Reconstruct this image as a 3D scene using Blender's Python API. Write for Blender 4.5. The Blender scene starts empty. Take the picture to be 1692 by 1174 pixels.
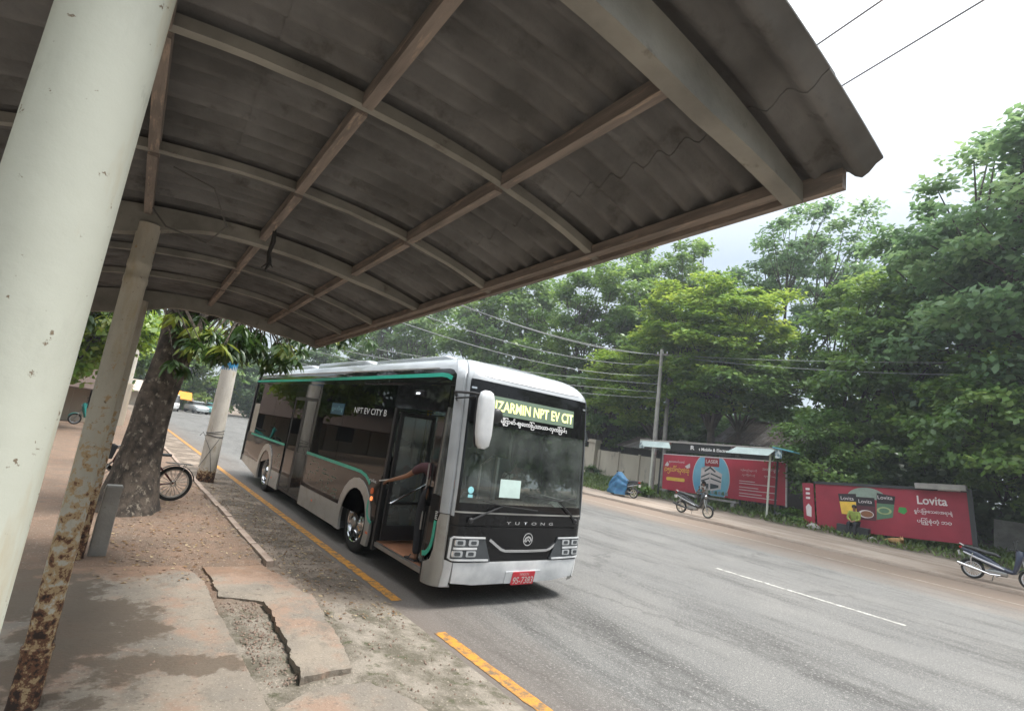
import bpy, bmesh, math, random
import numpy as np
from mathutils import Vector, Matrix
random.seed(7); rng = np.random.default_rng(7)
S = bpy.context.scene
COL = S.collection
PI = math.pi
R_ = math.radians

# ------------------------------------------------------------------ camera, sky, sun, exposure
def camera():
    yaw, pitch, roll = R_(37.0), R_(9.09), R_(8.1)
    f = Vector((math.sin(yaw)*math.cos(pitch), math.cos(yaw)*math.cos(pitch), math.sin(pitch)))
    r = Vector((math.cos(yaw), -math.sin(yaw), 0)); u = r.cross(f)
    r2 = r*math.cos(roll) + u*math.sin(roll); u2 = u*math.cos(roll) - r*math.sin(roll)
    cd = bpy.data.cameras.new('camera'); co = bpy.data.objects.new('camera', cd); COL.objects.link(co)
    m = Matrix((r2, u2, -f)).transposed().to_4x4(); m.translation = Vector((-3.72, -5.78, 2.18))
    co.matrix_world = m
    cd.sensor_fit = 'HORIZONTAL'; cd.sensor_width = 36; cd.lens = 36*866/1692
    cd.clip_start = 0.05; cd.clip_end = 2000
    S.camera = co
camera()
SUN_EL, SUN_AZ = 60.0, 115.0      # azimuth measured from +Y towards +X
def sky():
    w = bpy.data.worlds.new("World"); S.world = w; w.use_nodes = True
    nt = w.node_tree; n = nt.nodes; l = nt.links
    bg = n['Background']; bg.inputs['Strength'].default_value = 0.12
    st = n.new('ShaderNodeTexSky'); st.sky_type = 'NISHITA'; st.sun_disc = False
    st.sun_elevation = R_(SUN_EL); st.sun_rotation = R_(SUN_AZ)
    tc = n.new('ShaderNodeTexCoord'); mp = n.new('ShaderNodeMapping'); mp.inputs['Scale'].default_value = (1, 1, 2.2)
    no = n.new('ShaderNodeTexNoise'); no.inputs['Scale'].default_value = 1.7; no.inputs['Detail'].default_value = 6; no.inputs['Roughness'].default_value = .5
    cr = n.new('ShaderNodeMapRange'); cr.inputs['From Min'].default_value = .28; cr.inputs['From Max'].default_value = .62
    cr.inputs['To Min'].default_value = .75; cr.inputs['To Max'].default_value = .98
    mx = n.new('ShaderNodeMix'); mx.data_type = 'RGBA'; 
    sp = n.new('ShaderNodeSeparateXYZ'); l.new(tc.outputs['Generated'], sp.inputs[0]); el = n.new('ShaderNodeMapRange'); el.inputs['From Min'].default_value = .36; el.inputs['From Max'].default_value = .9
    l.new(sp.outputs[2], el.inputs[0]); cm = n.new('ShaderNodeMix'); cm.data_type = 'RGBA'; cm.inputs['A'].default_value = (2.55, 2.85, 3.05, 1); cm.inputs['B'].default_value = (11.5, 11.8, 12, 1)   # overcast: brighter overhead
    l.new(el.outputs[0], cm.inputs['Factor']); l.new(cm.outputs['Result'], mx.inputs['B'])
    l.new(tc.outputs['Generated'], mp.inputs['Vector']); l.new(mp.outputs[0], no.inputs['Vector'])
    l.new(no.outputs['Fac'], cr.inputs['Value']); l.new(cr.outputs[0], mx.inputs['Factor'])
    l.new(st.outputs[0], mx.inputs['A']); l.new(mx.outputs['Result'], bg.inputs['Color'])
sky()
def sun():
    d = bpy.data.lights.new('sun', 'SUN'); d.energy = 2.3; d.angle = R_(14); d.color = (1, .96, .9)
    o = bpy.data.objects.new('sun', d); COL.objects.link(o)
    az, el = R_(SUN_AZ), R_(SUN_EL)
    v = Vector((math.sin(az)*math.cos(el), math.cos(az)*math.cos(el), math.sin(el)))
    o.rotation_euler = v.to_track_quat('Z', 'Y').to_euler(); o.location = v*60
sun()
S.view_settings.view_transform = 'Standard'; S.view_settings.look = 'None'
S.view_settings.exposure = 1.2; S.view_settings.gamma = 1; S.view_settings.use_curve_mapping = False
S.render.engine = 'CYCLES'
S.cycles.max_bounces = 7; S.cycles.transparent_max_bounces = 24; S.cycles.caustics_reflective = False; S.cycles.caustics_refractive = False

# ------------------------------------------------------------------ materials
MC = {}
def _new(name):
    m = bpy.data.materials.new(name); m.use_nodes = True
    return m, m.node_tree.nodes, m.node_tree.links, m.node_tree.nodes['Principled BSDF']
def noise_fac(n, l, scale, detail=5, rough=.55, stretch=None, lo=.35, hi=.65, coord='Object'):
    tc = n.new('ShaderNodeTexCoord'); mp = n.new('ShaderNodeMapping')
    if stretch: mp.inputs['Scale'].default_value = stretch
    no = n.new('ShaderNodeTexNoise'); no.inputs['Scale'].default_value = scale; no.inputs['Detail'].default_value = detail; no.inputs['Roughness'].default_value = rough
    mr = n.new('ShaderNodeMapRange'); mr.inputs['From Min'].default_value = lo; mr.inputs['From Max'].default_value = hi
    l.new(tc.outputs[coord], mp.inputs[0]); l.new(mp.outputs[0], no.inputs['Vector']); l.new(no.outputs['Fac'], mr.inputs['Value'])
    return mr.outputs[0]
def mixc(n, l, fac, a, b):
    m = n.new('ShaderNodeMix'); m.data_type = 'RGBA'
    for k, v in (('A', a), ('B', b)):
        if isinstance(v, tuple): m.inputs[k].default_value = (*v[:3], 1)
        else: l.new(v, m.inputs[k])
    if isinstance(fac, float): m.inputs['Factor'].default_value = fac
    else: l.new(fac, m.inputs['Factor'])
    return m.outputs['Result']
def bump(n, l, b, facs):
    prev = None
    for out, s, d in facs:
        bp = n.new('ShaderNodeBump'); bp.inputs['Strength'].default_value = s; bp.inputs['Distance'].default_value = d
        l.new(out, bp.inputs['Height'])
        if prev: l.new(prev, bp.inputs['Normal'])
        prev = bp.outputs[0]
    l.new(prev, b.inputs['Normal'])
def mat(name, col, rough=.5, metal=0., col2=None, scale=6., lo=.35, hi=.65, bmp=0., bscale=40., coat=0., stretch=None, col3=None, scale3=25., lo3=.6, hi3=.7, spec=.5):
    if name in MC: return MC[name]
    m, n, l, b = _new(name)
    b.inputs['Roughness'].default_value = rough; b.inputs['Metallic'].default_value = metal
    b.inputs['Coat Weight'].default_value = coat; b.inputs['Specular IOR Level'].default_value = spec
    if col2 is None: col2 = tuple(c*.86 for c in col)
    c = mixc(n, l, noise_fac(n, l, scale, stretch=stretch, lo=lo, hi=hi), col, col2)
    if col3: c = mixc(n, l, noise_fac(n, l, scale3, 8, .65, stretch=stretch, lo=lo3, hi=hi3), c, col3)
    l.new(c, b.inputs['Base Color'])
    if bmp: bump(n, l, b, [(noise_fac(n, l, bscale, 6, .6, lo=0, hi=1, stretch=stretch), bmp, .02)])
    MC[name] = m; return m
def emis(name, col, s):
    m, n, l, b = _new(name); b.inputs['Base Color'].default_value = (*col, 1); b.inputs['Emission Color'].default_value = (*col, 1)
    b.inputs['Emission Strength'].default_value = s; MC[name] = m; return m
def glass(name, tint, refl=1.0, rough=.01, dust_veil=0.):
    m, n, l, b = _new(name); n.remove(b)
    tr = n.new('ShaderNodeBsdfTransparent'); tr.inputs[0].default_value = (*tint, 1)
    gl = n.new('ShaderNodeBsdfGlossy'); gl.inputs['Roughness'].default_value = rough
    fr = n.new('ShaderNodeFresnel'); fr.inputs['IOR'].default_value = 1.6
    mu = n.new('ShaderNodeMath'); mu.operation = 'MULTIPLY'; mu.inputs[1].default_value = refl; mu.use_clamp = True
    ms = n.new('ShaderNodeMixShader'); l.new(fr.outputs[0], mu.inputs[0]); l.new(mu.outputs[0], ms.inputs[0])
    l.new(tr.outputs[0], ms.inputs[1]); l.new(gl.outputs[0], ms.inputs[2])
    out = ms.outputs[0]
    if dust_veil:
        df = n.new('ShaderNodeBsdfDiffuse'); df.inputs[0].default_value = (.55, .58, .56, 1)
        m2 = n.new('ShaderNodeMixShader'); f = noise_fac(n, l, 2.5, 6, lo=.3, hi=.8)
        k = n.new('ShaderNodeMath'); k.operation = 'MULTIPLY'; k.inputs[1].default_value = dust_veil; l.new(f, k.inputs[0])
        l.new(k.outputs[0], m2.inputs[0]); l.new(out, m2.inputs[1]); l.new(df.outputs[0], m2.inputs[2]); out = m2.outputs[0]
    l.new(out, n['Material Output'].inputs[0]); MC[name] = m; return m
def leafmat(name, stops, trans=.35, gloss=.05):
    m, n, l, b = _new(name); n.remove(b)
    at = n.new('ShaderNodeAttribute'); at.attribute_name = 'tint'
    cr = n.new('ShaderNodeValToRGB'); e = cr.color_ramp.elements
    e[0].color = (*stops[0], 1); e[1].color = (*stops[-1], 1)
    for i, s in enumerate(stops[1:-1]):
        q = e.new((i+1)/(len(stops)-1)); q.color = (*s, 1)
    l.new(at.outputs['Fac'], cr.inputs[0])
    df = n.new('ShaderNodeBsdfDiffuse'); tl = n.new('ShaderNodeBsdfTranslucent'); gl = n.new('ShaderNodeBsdfGlossy'); gl.inputs['Roughness'].default_value = .38
    hs = n.new('ShaderNodeHueSaturation'); hs.inputs['Value'].default_value = 1.5; hs.inputs['Hue'].default_value = .48
    l.new(cr.outputs[0], df.inputs[0]); l.new(cr.outputs[0], hs.inputs['Color']); l.new(hs.outputs[0], tl.inputs[0])
    gl.inputs[0].default_value = (.75, .8, .75, 1)
    a = n.new('ShaderNodeMixShader'); a.inputs[0].default_value = trans; l.new(df.outputs[0], a.inputs[1]); l.new(tl.outputs[0], a.inputs[2])
    c = n.new('ShaderNodeMixShader'); c.inputs[0].default_value = gloss; l.new(a.outputs[0], c.inputs[1]); l.new(gl.outputs[0], c.inputs[2])
    l.new(c.outputs[0], n['Material Output'].inputs[0]); MC[name] = m; return m

# ------------------------------------------------------------------ mesh helpers
W = {}
def _tag(o, label=None, cat=None, group=None, kind=None):
    if label: o['label'] = label
    if cat: o['category'] = cat
    if group: o['group'] = group
    if kind: o['kind'] = kind
    return o
def thing(name, label, cat, loc=(0, 0, 0), rz=0., group=None, mtx=None):
    o = bpy.data.objects.new(name, None); COL.objects.link(o); o.empty_display_size = .2
    M = mtx if mtx else Matrix.Translation(Vector(loc)) @ Matrix.Rotation(rz, 4, 'Z')
    o.matrix_world = M; W[o.name] = M.copy()
    return _tag(o, label, cat, group)
def link_mesh(name, me, m, parent=None, smooth=True, ang=32, local=False):
    if isinstance(m, (list, tuple)):
        for x in m: me.materials.append(x)
    else: me.materials.append(m)
    if parent is not None and not local and parent.name in W: me.transform(W[parent.name].inverted())
    if smooth:
        me.polygons.foreach_set('use_smooth', [True]*len(me.polygons)); me.set_sharp_from_angle(angle=R_(ang))
    o = bpy.data.objects.new(name, me); COL.objects.link(o)
    if parent is not None: o.parent = parent
    return o
class MB:
    def __init__(s): s.v = []; s.f = []; s.mi = []
    def add(s, vs, fs, mi=0):
        k = len(s.v); s.v += [tuple(p) for p in vs]; s.f += [tuple(i+k for i in q) for q in fs]; s.mi += [mi]*len(fs); return s
    def box(s, c, d, rz=0., mi=0, ry=0., rx=0.):
        M = Matrix.Rotation(rz, 3, 'Z') @ Matrix.Rotation(ry, 3, 'Y') @ Matrix.Rotation(rx, 3, 'X'); c = Vector(c)
        vs = [c + M @ Vector((x*d[0]/2, y*d[1]/2, z*d[2]/2)) for x in (-1, 1) for y in (-1, 1) for z in (-1, 1)]
        return s.add(vs, [(0, 1, 3, 2), (4, 6, 7, 5), (0, 4, 5, 1), (2, 3, 7, 6), (0, 2, 6, 4), (1, 5, 7, 3)], mi)
    def b2(s, a, b, mi=0):
        return s.box([(a[i]+b[i])/2 for i in range(3)], [abs(b[i]-a[i]) for i in range(3)], mi=mi)
    def beam(s, p0, p1, w, h, up=(0, 0, 1), mi=0):
        p0, p1 = Vector(p0), Vector(p1); d = (p1-p0).normalized(); u = Vector(up); x = d.cross(u)
        if x.length < 1e-4: x = d.cross(Vector((1, 0, 0)))
        x.normalize(); u = x.cross(d)
        vs = [p + x*a*w/2 + u*b*h/2 for p in (p0, p1) for a, b in ((-1, -1), (1, -1), (1, 1), (-1, 1))]
        return s.add(vs, [(3, 2, 1, 0), (4, 5, 6, 7), (0, 1, 5, 4), (1, 2, 6, 5), (2, 3, 7, 6), (3, 0, 4, 7)], mi)
    def tube(s, pts, r, n=8, cap=True, mi=0, sq=1.):
        pts = [Vector(p) for p in pts]; rs = r if isinstance(r, (list, tuple)) else [r]*len(pts)
        k = len(s.v); ref = None
        for i, p in enumerate(pts):
            d = (pts[min(i+1, len(pts)-1)]-pts[max(i-1, 0)])
            if d.length < 1e-6: d = Vector((0, 0, 1))
            d.normalize()
            if ref is None: ref = Vector((0, 0, 1)) if abs(d.z) < .9 else Vector((1, 0, 0))
            x = ref - d*ref.dot(d); x.normalize(); ref = x; y = d.cross(x)
            for j in range(n):
                a = 2*PI*j/n; s.v.append(tuple(p + x*math.cos(a)*rs[i] + y*math.sin(a)*rs[i]*sq))
        m = len(pts)
        for i in range(m-1):
            for j in range(n):
                a = k+i*n+j; b = k+i*n+(j+1) % n; s.f.append((a, b, b+n, a+n)); s.mi.append(mi)
        if cap:
            s.f.append(tuple(k+j for j in range(n))[::-1]); s.f.append(tuple(k+(m-1)*n+j for j in range(n))); s.mi += [mi, mi]
        return s
    def lathe(s, prof, o=(0, 0, 0), axis='Z', n=24, mi=0):
        o = Vector(o); k = len(s.v); A = {'Z': lambda r, a, h: (r*math.cos(a), r*math.sin(a), h), 'X': lambda r, a, h: (h, r*math.cos(a), r*math.sin(a)), 'Y': lambda r, a, h: (r*math.cos(a), h, r*math.sin(a))}[axis]
        for r, h in prof:
            for j in range(n): s.v.append(tuple(o+Vector(A(r, 2*PI*j/n, h))))
        for i in range(len(prof)-1):
            for j in range(n):
                a = k+i*n+j; b = k+i*n+(j+1) % n; s.f.append((a, b, b+n, a+n)); s.mi.append(mi)
        return s
    def ell(s, c, r, n=12, m=8, mi=0, M=None):
        c = Vector(c); k = len(s.v)
        for i in range(m+1):
            t = PI*i/m
            for j in range(n):
                a = 2*PI*j/n; p = Vector((r[0]*math.sin(t)*math.cos(a), r[1]*math.sin(t)*math.sin(a), r[2]*math.cos(t)))
                s.v.append(tuple(c + (M @ p if M else p)))
        for i in range(m):
            for j in range(n):
                a = k+i*n+j; b = k+i*n+(j+1) % n; s.f.append((a, a+n, b+n, b)); s.mi.append(mi)
        return s
    def loft(s, secs, mi=0, cap=True):
        k = len(s.v); n = len(secs[0])
        for q in secs: s.v += [tuple(p) for p in q]
        for i in range(len(secs)-1):
            for j in range(n):
                a = k+i*n+j; b = k+i*n+(j+1) % n; s.f.append((a, b, b+n, a+n)); s.mi.append(mi)
        if cap: s.f.append(tuple(range(k, k+n))[::-1]); s.f.append(tuple(range(k+(len(secs)-1)*n, k+len(secs)*n))); s.mi += [mi]*2
        return s
    def mesh(s, name):
        me = bpy.data.meshes.new(name); me.from_pydata(s.v, [], s.f); me.polygons.foreach_set('material_index', s.mi); me.update(); return me
    def obj(s, name, m, parent=None, smooth=True, ang=32, local=False):
        me = s.mesh(name)
        bm = bmesh.new(); bm.from_mesh(me); bmesh.ops.recalc_face_normals(bm, faces=bm.faces); bm.to_mesh(me); bm.free()
        return link_mesh(name, me, m, parent, smooth, ang, local)
def rsec(c, w, h, ax='x', n=12, e=2.5):
    """rounded section (superellipse) around c, in the plane across ax"""
    o = []
    for j in range(n):
        a = 2*PI*j/n; ca, sa = math.cos(a), math.sin(a)
        p = w/2*math.copysign(abs(ca)**(2/e), ca); q = h/2*math.copysign(abs(sa)**(2/e), sa)
        o.append((c[0], c[1]+p, c[2]+q) if ax == 'x' else (c[0]+p, c[1], c[2]+q) if ax == 'y' else (c[0]+p, c[1]+q, c[2]))
    return o
def patch(name, polys, fmap, th, m, parent, ca=(), cb=(), off=0., holes=None, smooth=True, ang=40):
    """flat outline(s) in (a,b), cut on a grid, bent over the surface fmap(a,b,d), with real thickness"""
    bm = bmesh.new()
    for poly in polys:
        f = bm.faces.new([bm.verts.new((a, b, 0)) for a, b in poly])
    bmesh.ops.triangulate(bm, faces=bm.faces[:])
    for c in ca: bmesh.ops.bisect_plane(bm, geom=bm.verts[:]+bm.edges[:]+bm.faces[:], plane_co=(c, 0, 0), plane_no=(1, 0, 0), dist=1e-5)
    for c in cb: bmesh.ops.bisect_plane(bm, geom=bm.verts[:]+bm.edges[:]+bm.faces[:], plane_co=(0, c, 0), plane_no=(0, 1, 0), dist=1e-5)
    bmesh.ops.remove_doubles(bm, verts=bm.verts[:], dist=1e-5)
    bm.verts.index_update(); n = len(bm.verts)
    v = [tuple(fmap(x.co.x, x.co.y, off+th)) for x in bm.verts] + [tuple(fmap(x.co.x, x.co.y, off)) for x in bm.verts]
    F = [[x.index for x in f.verts] for f in bm.faces]; f = [tuple(q) for q in F] + [tuple(i+n for i in q[::-1]) for q in F]
    for e in bm.edges:
        if len(e.link_faces) == 1:
            a, b = [x.index for x in e.verts]; f.append((a, b, b+n, a+n))
    bm.free(); mb = MB(); mb.v = v; mb.f = f; mb.mi = [0]*len(f)
    return mb.obj(name, m, parent, smooth, ang)
def rect(a0, b0, a1, b1): return [(a0, b0), (a1, b0), (a1, b1), (a0, b1)]
def rrect(a0, b0, a1, b1, r, n=4):
    o = []
    for cx, cy, t in ((a1-r, b0+r, -90), (a1-r, b1-r, 0), (a0+r, b1-r, 90), (a0+r, b0+r, 180)):
        for i in range(n+1):
            a = R_(t+90*i/n); o.append((cx+r*math.cos(a), cy+r*math.sin(a)))
    return o
def ring(a0, b0, a1, b1, w, r=.05):
    """frame outline as four trapezoid-ish strips"""
    return [[(a0, b0), (a1, b0), (a1-w, b0+w), (a0+w, b0+w)], [(a1, b0), (a1, b1), (a1-w, b1-w), (a1-w, b0+w)],
            [(a1, b1), (a0, b1), (a0+w, b1-w), (a1-w, b1-w)], [(a0, b1), (a0, b0), (a0+w, b0+w), (a0+w, b1-w)]]
def arc(c, r, a0, a1, n=14): return [(c[0]+r*math.cos(R_(a0+(a1-a0)*i/n)), c[1]+r*math.sin(R_(a0+(a1-a0)*i/n))) for i in range(n+1)]
def strip(path, w):
    """polygons of a band of width w along a 2D path"""
    o = []; P = [Vector(p) for p in path]; N = []
    for i in range(len(P)):
        d = (P[min(i+1, len(P)-1)]-P[max(i-1, 0)]).normalized(); N.append(Vector((-d.y, d.x))*w/2)
    return [[tuple(P[i]+N[i]), tuple(P[i]-N[i]), tuple(P[i+1]-N[i+1]), tuple(P[i+1]+N[i+1])] for i in range(len(P)-1)]
def text(name, body, box, fmap, m, parent, off=.004, shear=0., bold=0.):
    """lettering fitted in box=(a0,b0,a1,b1) of the surface fmap"""
    c = bpy.data.curves.new('t', 'FONT'); c.body = body; c.resolution_u = 3; c.shear = shear; c.offset = bold
    o = bpy.data.objects.new('t', c); COL.objects.link(o)
    dg = bpy.context.evaluated_depsgraph_get(); me = bpy.data.meshes.new_from_object(o.evaluated_get(dg))
    bpy.data.objects.remove(o); bpy.data.curves.remove(c)
    if not me.vertices: return None
    xs = [v.co.x for v in me.vertices]; ys = [v.co.y for v in me.vertices]; x0, x1, y0, y1 = min(xs), max(xs), min(ys), max(ys)
    a0, b0, a1, b1 = box
    for v in me.vertices:
        v.co = Vector(fmap(a0+(v.co.x-x0)/(x1-x0)*(a1-a0), b0+(v.co.y-y0)/(y1-y0)*(b1-b0), off))
    return link_mesh(name, me, m, parent, False)
def copy_tree(o, parent=None):
    c = o.copy(); COL.objects.link(c); c.parent = parent
    if parent is None: W[c.name] = W.get(o.name, Matrix.Identity(4)).copy()
    for ch in [x for x in bpy.data.objects if x.parent == o]: copy_tree(ch, c)
    return c
def place(o, loc, rz=0., tilt=0.):
    o.matrix_world = Matrix.Translation(Vector(loc)) @ Matrix.Rotation(rz, 4, 'Z') @ Matrix.Rotation(tilt, 4, 'X')

# leaves: many copies of a small leaf template in one mesh
def leaf_mesh(name, tpl, faces, pos, nrm, size, tint, m, parent=None, droop=0., kind=None):
    N = len(pos); T = np.array(tpl); k = len(T)
    d = rng.normal(size=(N, 3)); d -= (d*nrm).sum(1)[:, None]*nrm; d /= np.linalg.norm(d, axis=1)[:, None]+1e-9
    if droop:
        d[:, 2] -= droop; d /= np.linalg.norm(d, axis=1)[:, None]; nrm = nrm-(d*nrm).sum(1)[:, None]*d; nrm /= np.linalg.norm(nrm, axis=1)[:, None]+1e-9
    s = np.cross(nrm, d)
    V = pos[:, None, :] + size[:, None, None]*(T[None, :, 0:1]*d[:, None, :] + T[None, :, 1:2]*s[:, None, :] + T[None, :, 2:3]*nrm[:, None, :])
    V = V.reshape(-1, 3)
    F = np.concatenate([np.array(faces)[None, :, :] + (np.arange(N)*k)[:, None, None]]).reshape(-1, len(faces[0]))
    me = bpy.data.meshes.new(name); me.vertices.add(len(V)); me.vertices.foreach_set('co', V.astype(np.float32).ravel())
    L = F.size; me.loops.add(L); me.loops.foreach_set('vertex_index', F.astype(np.int32).ravel())
    me.polygons.add(len(F)); me.polygons.foreach_set('loop_start', np.arange(0, L, F.shape[1], dtype=np.int32))
    me.update(calc_edges=True); me.validate()
    at = me.attributes.new('tint', 'FLOAT', 'POINT'); at.data.foreach_set('value', np.repeat(tint, k).astype(np.float32))
    o = link_mesh(name, me, m, parent, False)
    if kind: o['kind'] = kind
    return o
DIA = [(0, 0, 0), (.5, .32, -.05), (1, 0, -.12), (.5, -.32, -.05)]; DIAF = [(0, 1, 2, 3)]
LAN = [(0, 0, 0), (.35, .13, .03), (.35, 0, 0), (.35, -.13, .03), (.72, .11, -.04), (.72, 0, -.07), (.72, -.11, -.04), (1, 0, -.16)]
LANF = [(0, 1, 2, 2), (0, 2, 3, 3), (1, 4, 5, 2), (2, 5, 6, 3), (4, 7, 5, 5), (5, 7, 6, 6)]
LANF3 = [(0, 1, 2), (0, 2, 3), (1, 4, 2), (4, 5, 2), (2, 5, 3), (5, 6, 3), (4, 7, 5), (5, 7, 6)]
def unit(n): v = rng.normal(size=(n, 3)); return v/np.linalg.norm(v, axis=1)[:, None]
def tree(name, label, base, top, rad, crown_c, tips, per, leaf, lm, bark, trunk_r, group=None, flat=.5, tipr=1.0, up=.6, tpl=(DIA, DIAF), droop=0., lean=(0, 0), limbs=6, fork=None, cat='tree'):
    base = Vector(base); t = thing(name, label, cat, base, group=group)
    c = np.array(crown_c, float); rad = np.array(rad, float)
    u = unit(tips); 
    rr = rng.uniform(.12, 1, tips)**.5
    P = c + u*rad*rr[:, None]
    K = [Vector(c + rad*np.array([.55*math.cos(2*PI*i/limbs+.4), .55*math.sin(2*PI*i/limbs+.4), .5*((i*.618) % 1)-.2])) for i in range(limbs)]
    fz = fork if fork else base.z + (c[2]-rad[2]-base.z)*.8 + .4
    fk = Vector((base.x+lean[0], base.y+lean[1], fz))
    mb = MB(); mid = base.lerp(fk, .5) + Vector((trunk_r*.4, -trunk_r*.3, 0))
    mb.tube([base-Vector((0, 0, .2)), base+Vector((0, 0, .15)), base.lerp(mid, .4), mid, fk], [trunk_r*1.5, trunk_r*1.25, trunk_r, trunk_r*.9, trunk_r*.75], 10)
    for k in K:
        q = fk.lerp(k, .5) + Vector((0, 0, -.08*rad[2])); mb.tube([fk-Vector((0, 0, .3)), fk.lerp(q, .55), q, k], [trunk_r*.5, trunk_r*.4, trunk_r*.28, trunk_r*.14], 6, cap=False)
    for p in P:
        p = Vector(p); k = min(K, key=lambda z: (z-p).length); s = fk.lerp(k, random.uniform(.55, 1))
        mb.tube([s, s.lerp(p, .5)+Vector((0, 0, -.25)), p], [trunk_r*.13, trunk_r*.09, trunk_r*.04], 4, cap=False)
    mb.obj('trunk', bark, t)
    N = tips*per; pp = np.repeat(P, per, 0); tr = np.repeat(rng.uniform(.6, 1.25, tips)*tipr, per)
    o = unit(N)*(rng.uniform(0, 1, N)**.5)[:, None]; o[:, 2] *= flat
    pos = pp + o*tr[:, None]
    nr = unit(N) + np.array([0, 0, up*2]) + (pos-c)/rad*.5; nr /= np.linalg.norm(nr, axis=1)[:, None]
    tint = np.clip(np.repeat(rng.uniform(.1, .75, tips), per) + rng.normal(0, .16, N) + .12*o[:, 2], 0, 1)
    leaf_mesh('crown', tpl[0], tpl[1], pos, nr, rng.uniform(.65, 1.3, N)*leaf, tint, lm, t, droop)
    return t

# ------------------------------------------------------------------ material set
M_dirt = mat('red_dirt', (.36, .22, .15), .95, col2=(.24, .145, .10), scale=2.2, lo=.3, hi=.7, bmp=.6, bscale=30, col3=(.42, .33, .27), scale3=14, lo3=.56, hi3=.75)
M_dirtb = mat('brown_dirt', (.20, .145, .105), .95, col2=(.12, .10, .075), scale=1.1, bmp=.6, bscale=25, col3=(.3, .24, .18), scale3=18, lo3=.55, hi3=.7)
M_kerb = mat('kerb_stone', (.42, .33, .27), .9, col2=(.27, .2, .16), scale=3, bmp=.4)
M_yellow = None
M_wood = mat('old_timber', (.26, .225, .205), .85, col2=(.16, .14, .13), scale=5, bmp=.4, bscale=30, stretch=(4, .5, 4), col3=(.36, .29, .24), scale3=9, lo3=.55, hi3=.65)
M_beam = mat('canopy_concrete', (.29, .29, .27), .9, col2=(.17, .17, .16), scale=2.6, bmp=.3, bscale=20, col3=(.11, .10, .09), scale3=6, lo3=.6, hi3=.72)
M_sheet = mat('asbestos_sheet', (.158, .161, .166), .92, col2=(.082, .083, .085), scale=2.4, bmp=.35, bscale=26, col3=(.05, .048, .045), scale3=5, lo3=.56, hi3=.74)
M_chrome = mat('chrome', (.75, .76, .78), .12, 1.0)
M_steel = mat('steel', (.5, .5, .5), .35, .9)
M_rubber = mat('rubber', (.018, .018, .018), .8, bmp=.3, bscale=60)
M_blackp = mat('black_plastic', (.02, .02, .022), .45)
M_gloss = mat('bus_gloss_black', (.010, .010, .011), .05, coat=.0, bmp=.03, bscale=3.5, spec=.32)
M_silver = mat('bus_silver_paint', (.38, .375, .36), .32, .25, col2=(.34, .335, .32), scale=2, coat=.3, col3=(.27, .23, .19), scale3=4, lo3=.5, hi3=.8)
M_white = mat('bus_white_paint', (.54, .555, .575), .22, col2=(.76, .77, .78), scale=3, coat=.5)
M_roofw = mat('bus_roof_paint', (.42, .44, .46), .25, col2=(.35, .37, .39), scale=3, coat=.4)
M_green = mat('bus_green_stripe', (.03, .42, .30), .3, col2=(.025, .36, .26))
M_wglass = glass('windscreen_glass', (.92, .97, .95), .7, .0, dust_veil=.13)  # pale veil painted into the glass to lighten the dark windscreen
M_sglass = glass('side_glass', (.24, .28, .27), .9, .0)
M_dglass = glass('door_glass', (.45, .52, .53), 1.1, .02, dust_veil=.35)
M_clear = glass('clear_glass', (.85, .9, .88), 1., .0)
M_led = emis('display_amber_lettering', (.88, .92, .30), .75)
M_dispbg = mat('display_panel', (.16, .22, .17), .25, col2=(.2, .27, .2), scale=3)
M_lettw = mat('white_lettering', (.78, .78, .78), .6)
M_lettp = mat('pale_lettering', (.72, .62, .60), .7)
M_ora = mat('orange_plastic', (.75, .16, .05), .4)
M_floor = mat('step_floor', (.42, .19, .10), .6, col2=(.35, .16, .09))
M_seat = mat('seat_fabric', (.16, .19, .22), .85)
M_dark = mat('dark_trim', (.035, .037, .04), .6)
M_skin = mat('skin', (.27, .135, .08), .55)
M_hair = mat('hair', (.012, .01, .009), .6)
M_cable = mat('cable', (.10, .10, .10), .6)
M_conc = mat('grey_concrete', (.36, .345, .32), .9, col2=(.25, .24, .225), scale=2.5, bmp=.35, bscale=25, col3=(.16, .15, .13), scale3=8, lo3=.62, hi3=.74)
M_cream = mat('cream_wall', (.56, .50, .41), .9, col2=(.46, .40, .33), scale=.9, bmp=.15, stretch=(1, 1, .35), col3=(.27, .24, .2), scale3=2.2, lo3=.58, hi3=.75)
M_rustroof = mat('rusty_roof', (.16, .12, .105), .85, col2=(.09, .075, .07), scale=1.6, bmp=.2, col3=(.3, .27, .25), scale3=4, lo3=.58, hi3=.7)
M_bark = mat('dark_bark', (.11, .088, .07), .95, col2=(.04, .033, .028), scale=7, lo=.4, hi=.6, bmp=1., bscale=16, stretch=(1, 1, .75), col3=(.27, .235, .19), scale3=13, lo3=.57, hi3=.66)
M_bark2 = mat('grey_bark', (.12, .10, .085), .95, col2=(.06, .05, .042), scale=3, bmp=.6, bscale=12)
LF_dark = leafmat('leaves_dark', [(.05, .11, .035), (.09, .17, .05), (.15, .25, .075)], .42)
LF_mid = leafmat('leaves_mid', [(.07, .15, .035), (.13, .24, .05), (.25, .37, .09)], .45)
LF_bright = leafmat('leaves_bright', [(.11, .22, .035), (.21, .33, .045), (.36, .46, .08)], .42)
LF_pale = leafmat('leaves_pale', [(.09, .18, .075), (.16, .28, .115), (.28, .40, .18)], .45)
LF_mango = leafmat('leaves_mango', [(.025, .06, .016), (.055, .115, .025), (.24, .30, .05)], .4, .07)
LF_grass = leafmat('leaves_grass', [(.05, .085, .02), (.09, .15, .03), (.15, .2, .05)], .3)
M_litter = leafmat('dry_leaves', [(.12, .06, .03), (.26, .17, .09), (.42, .34, .22)], .1, .03)

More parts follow.
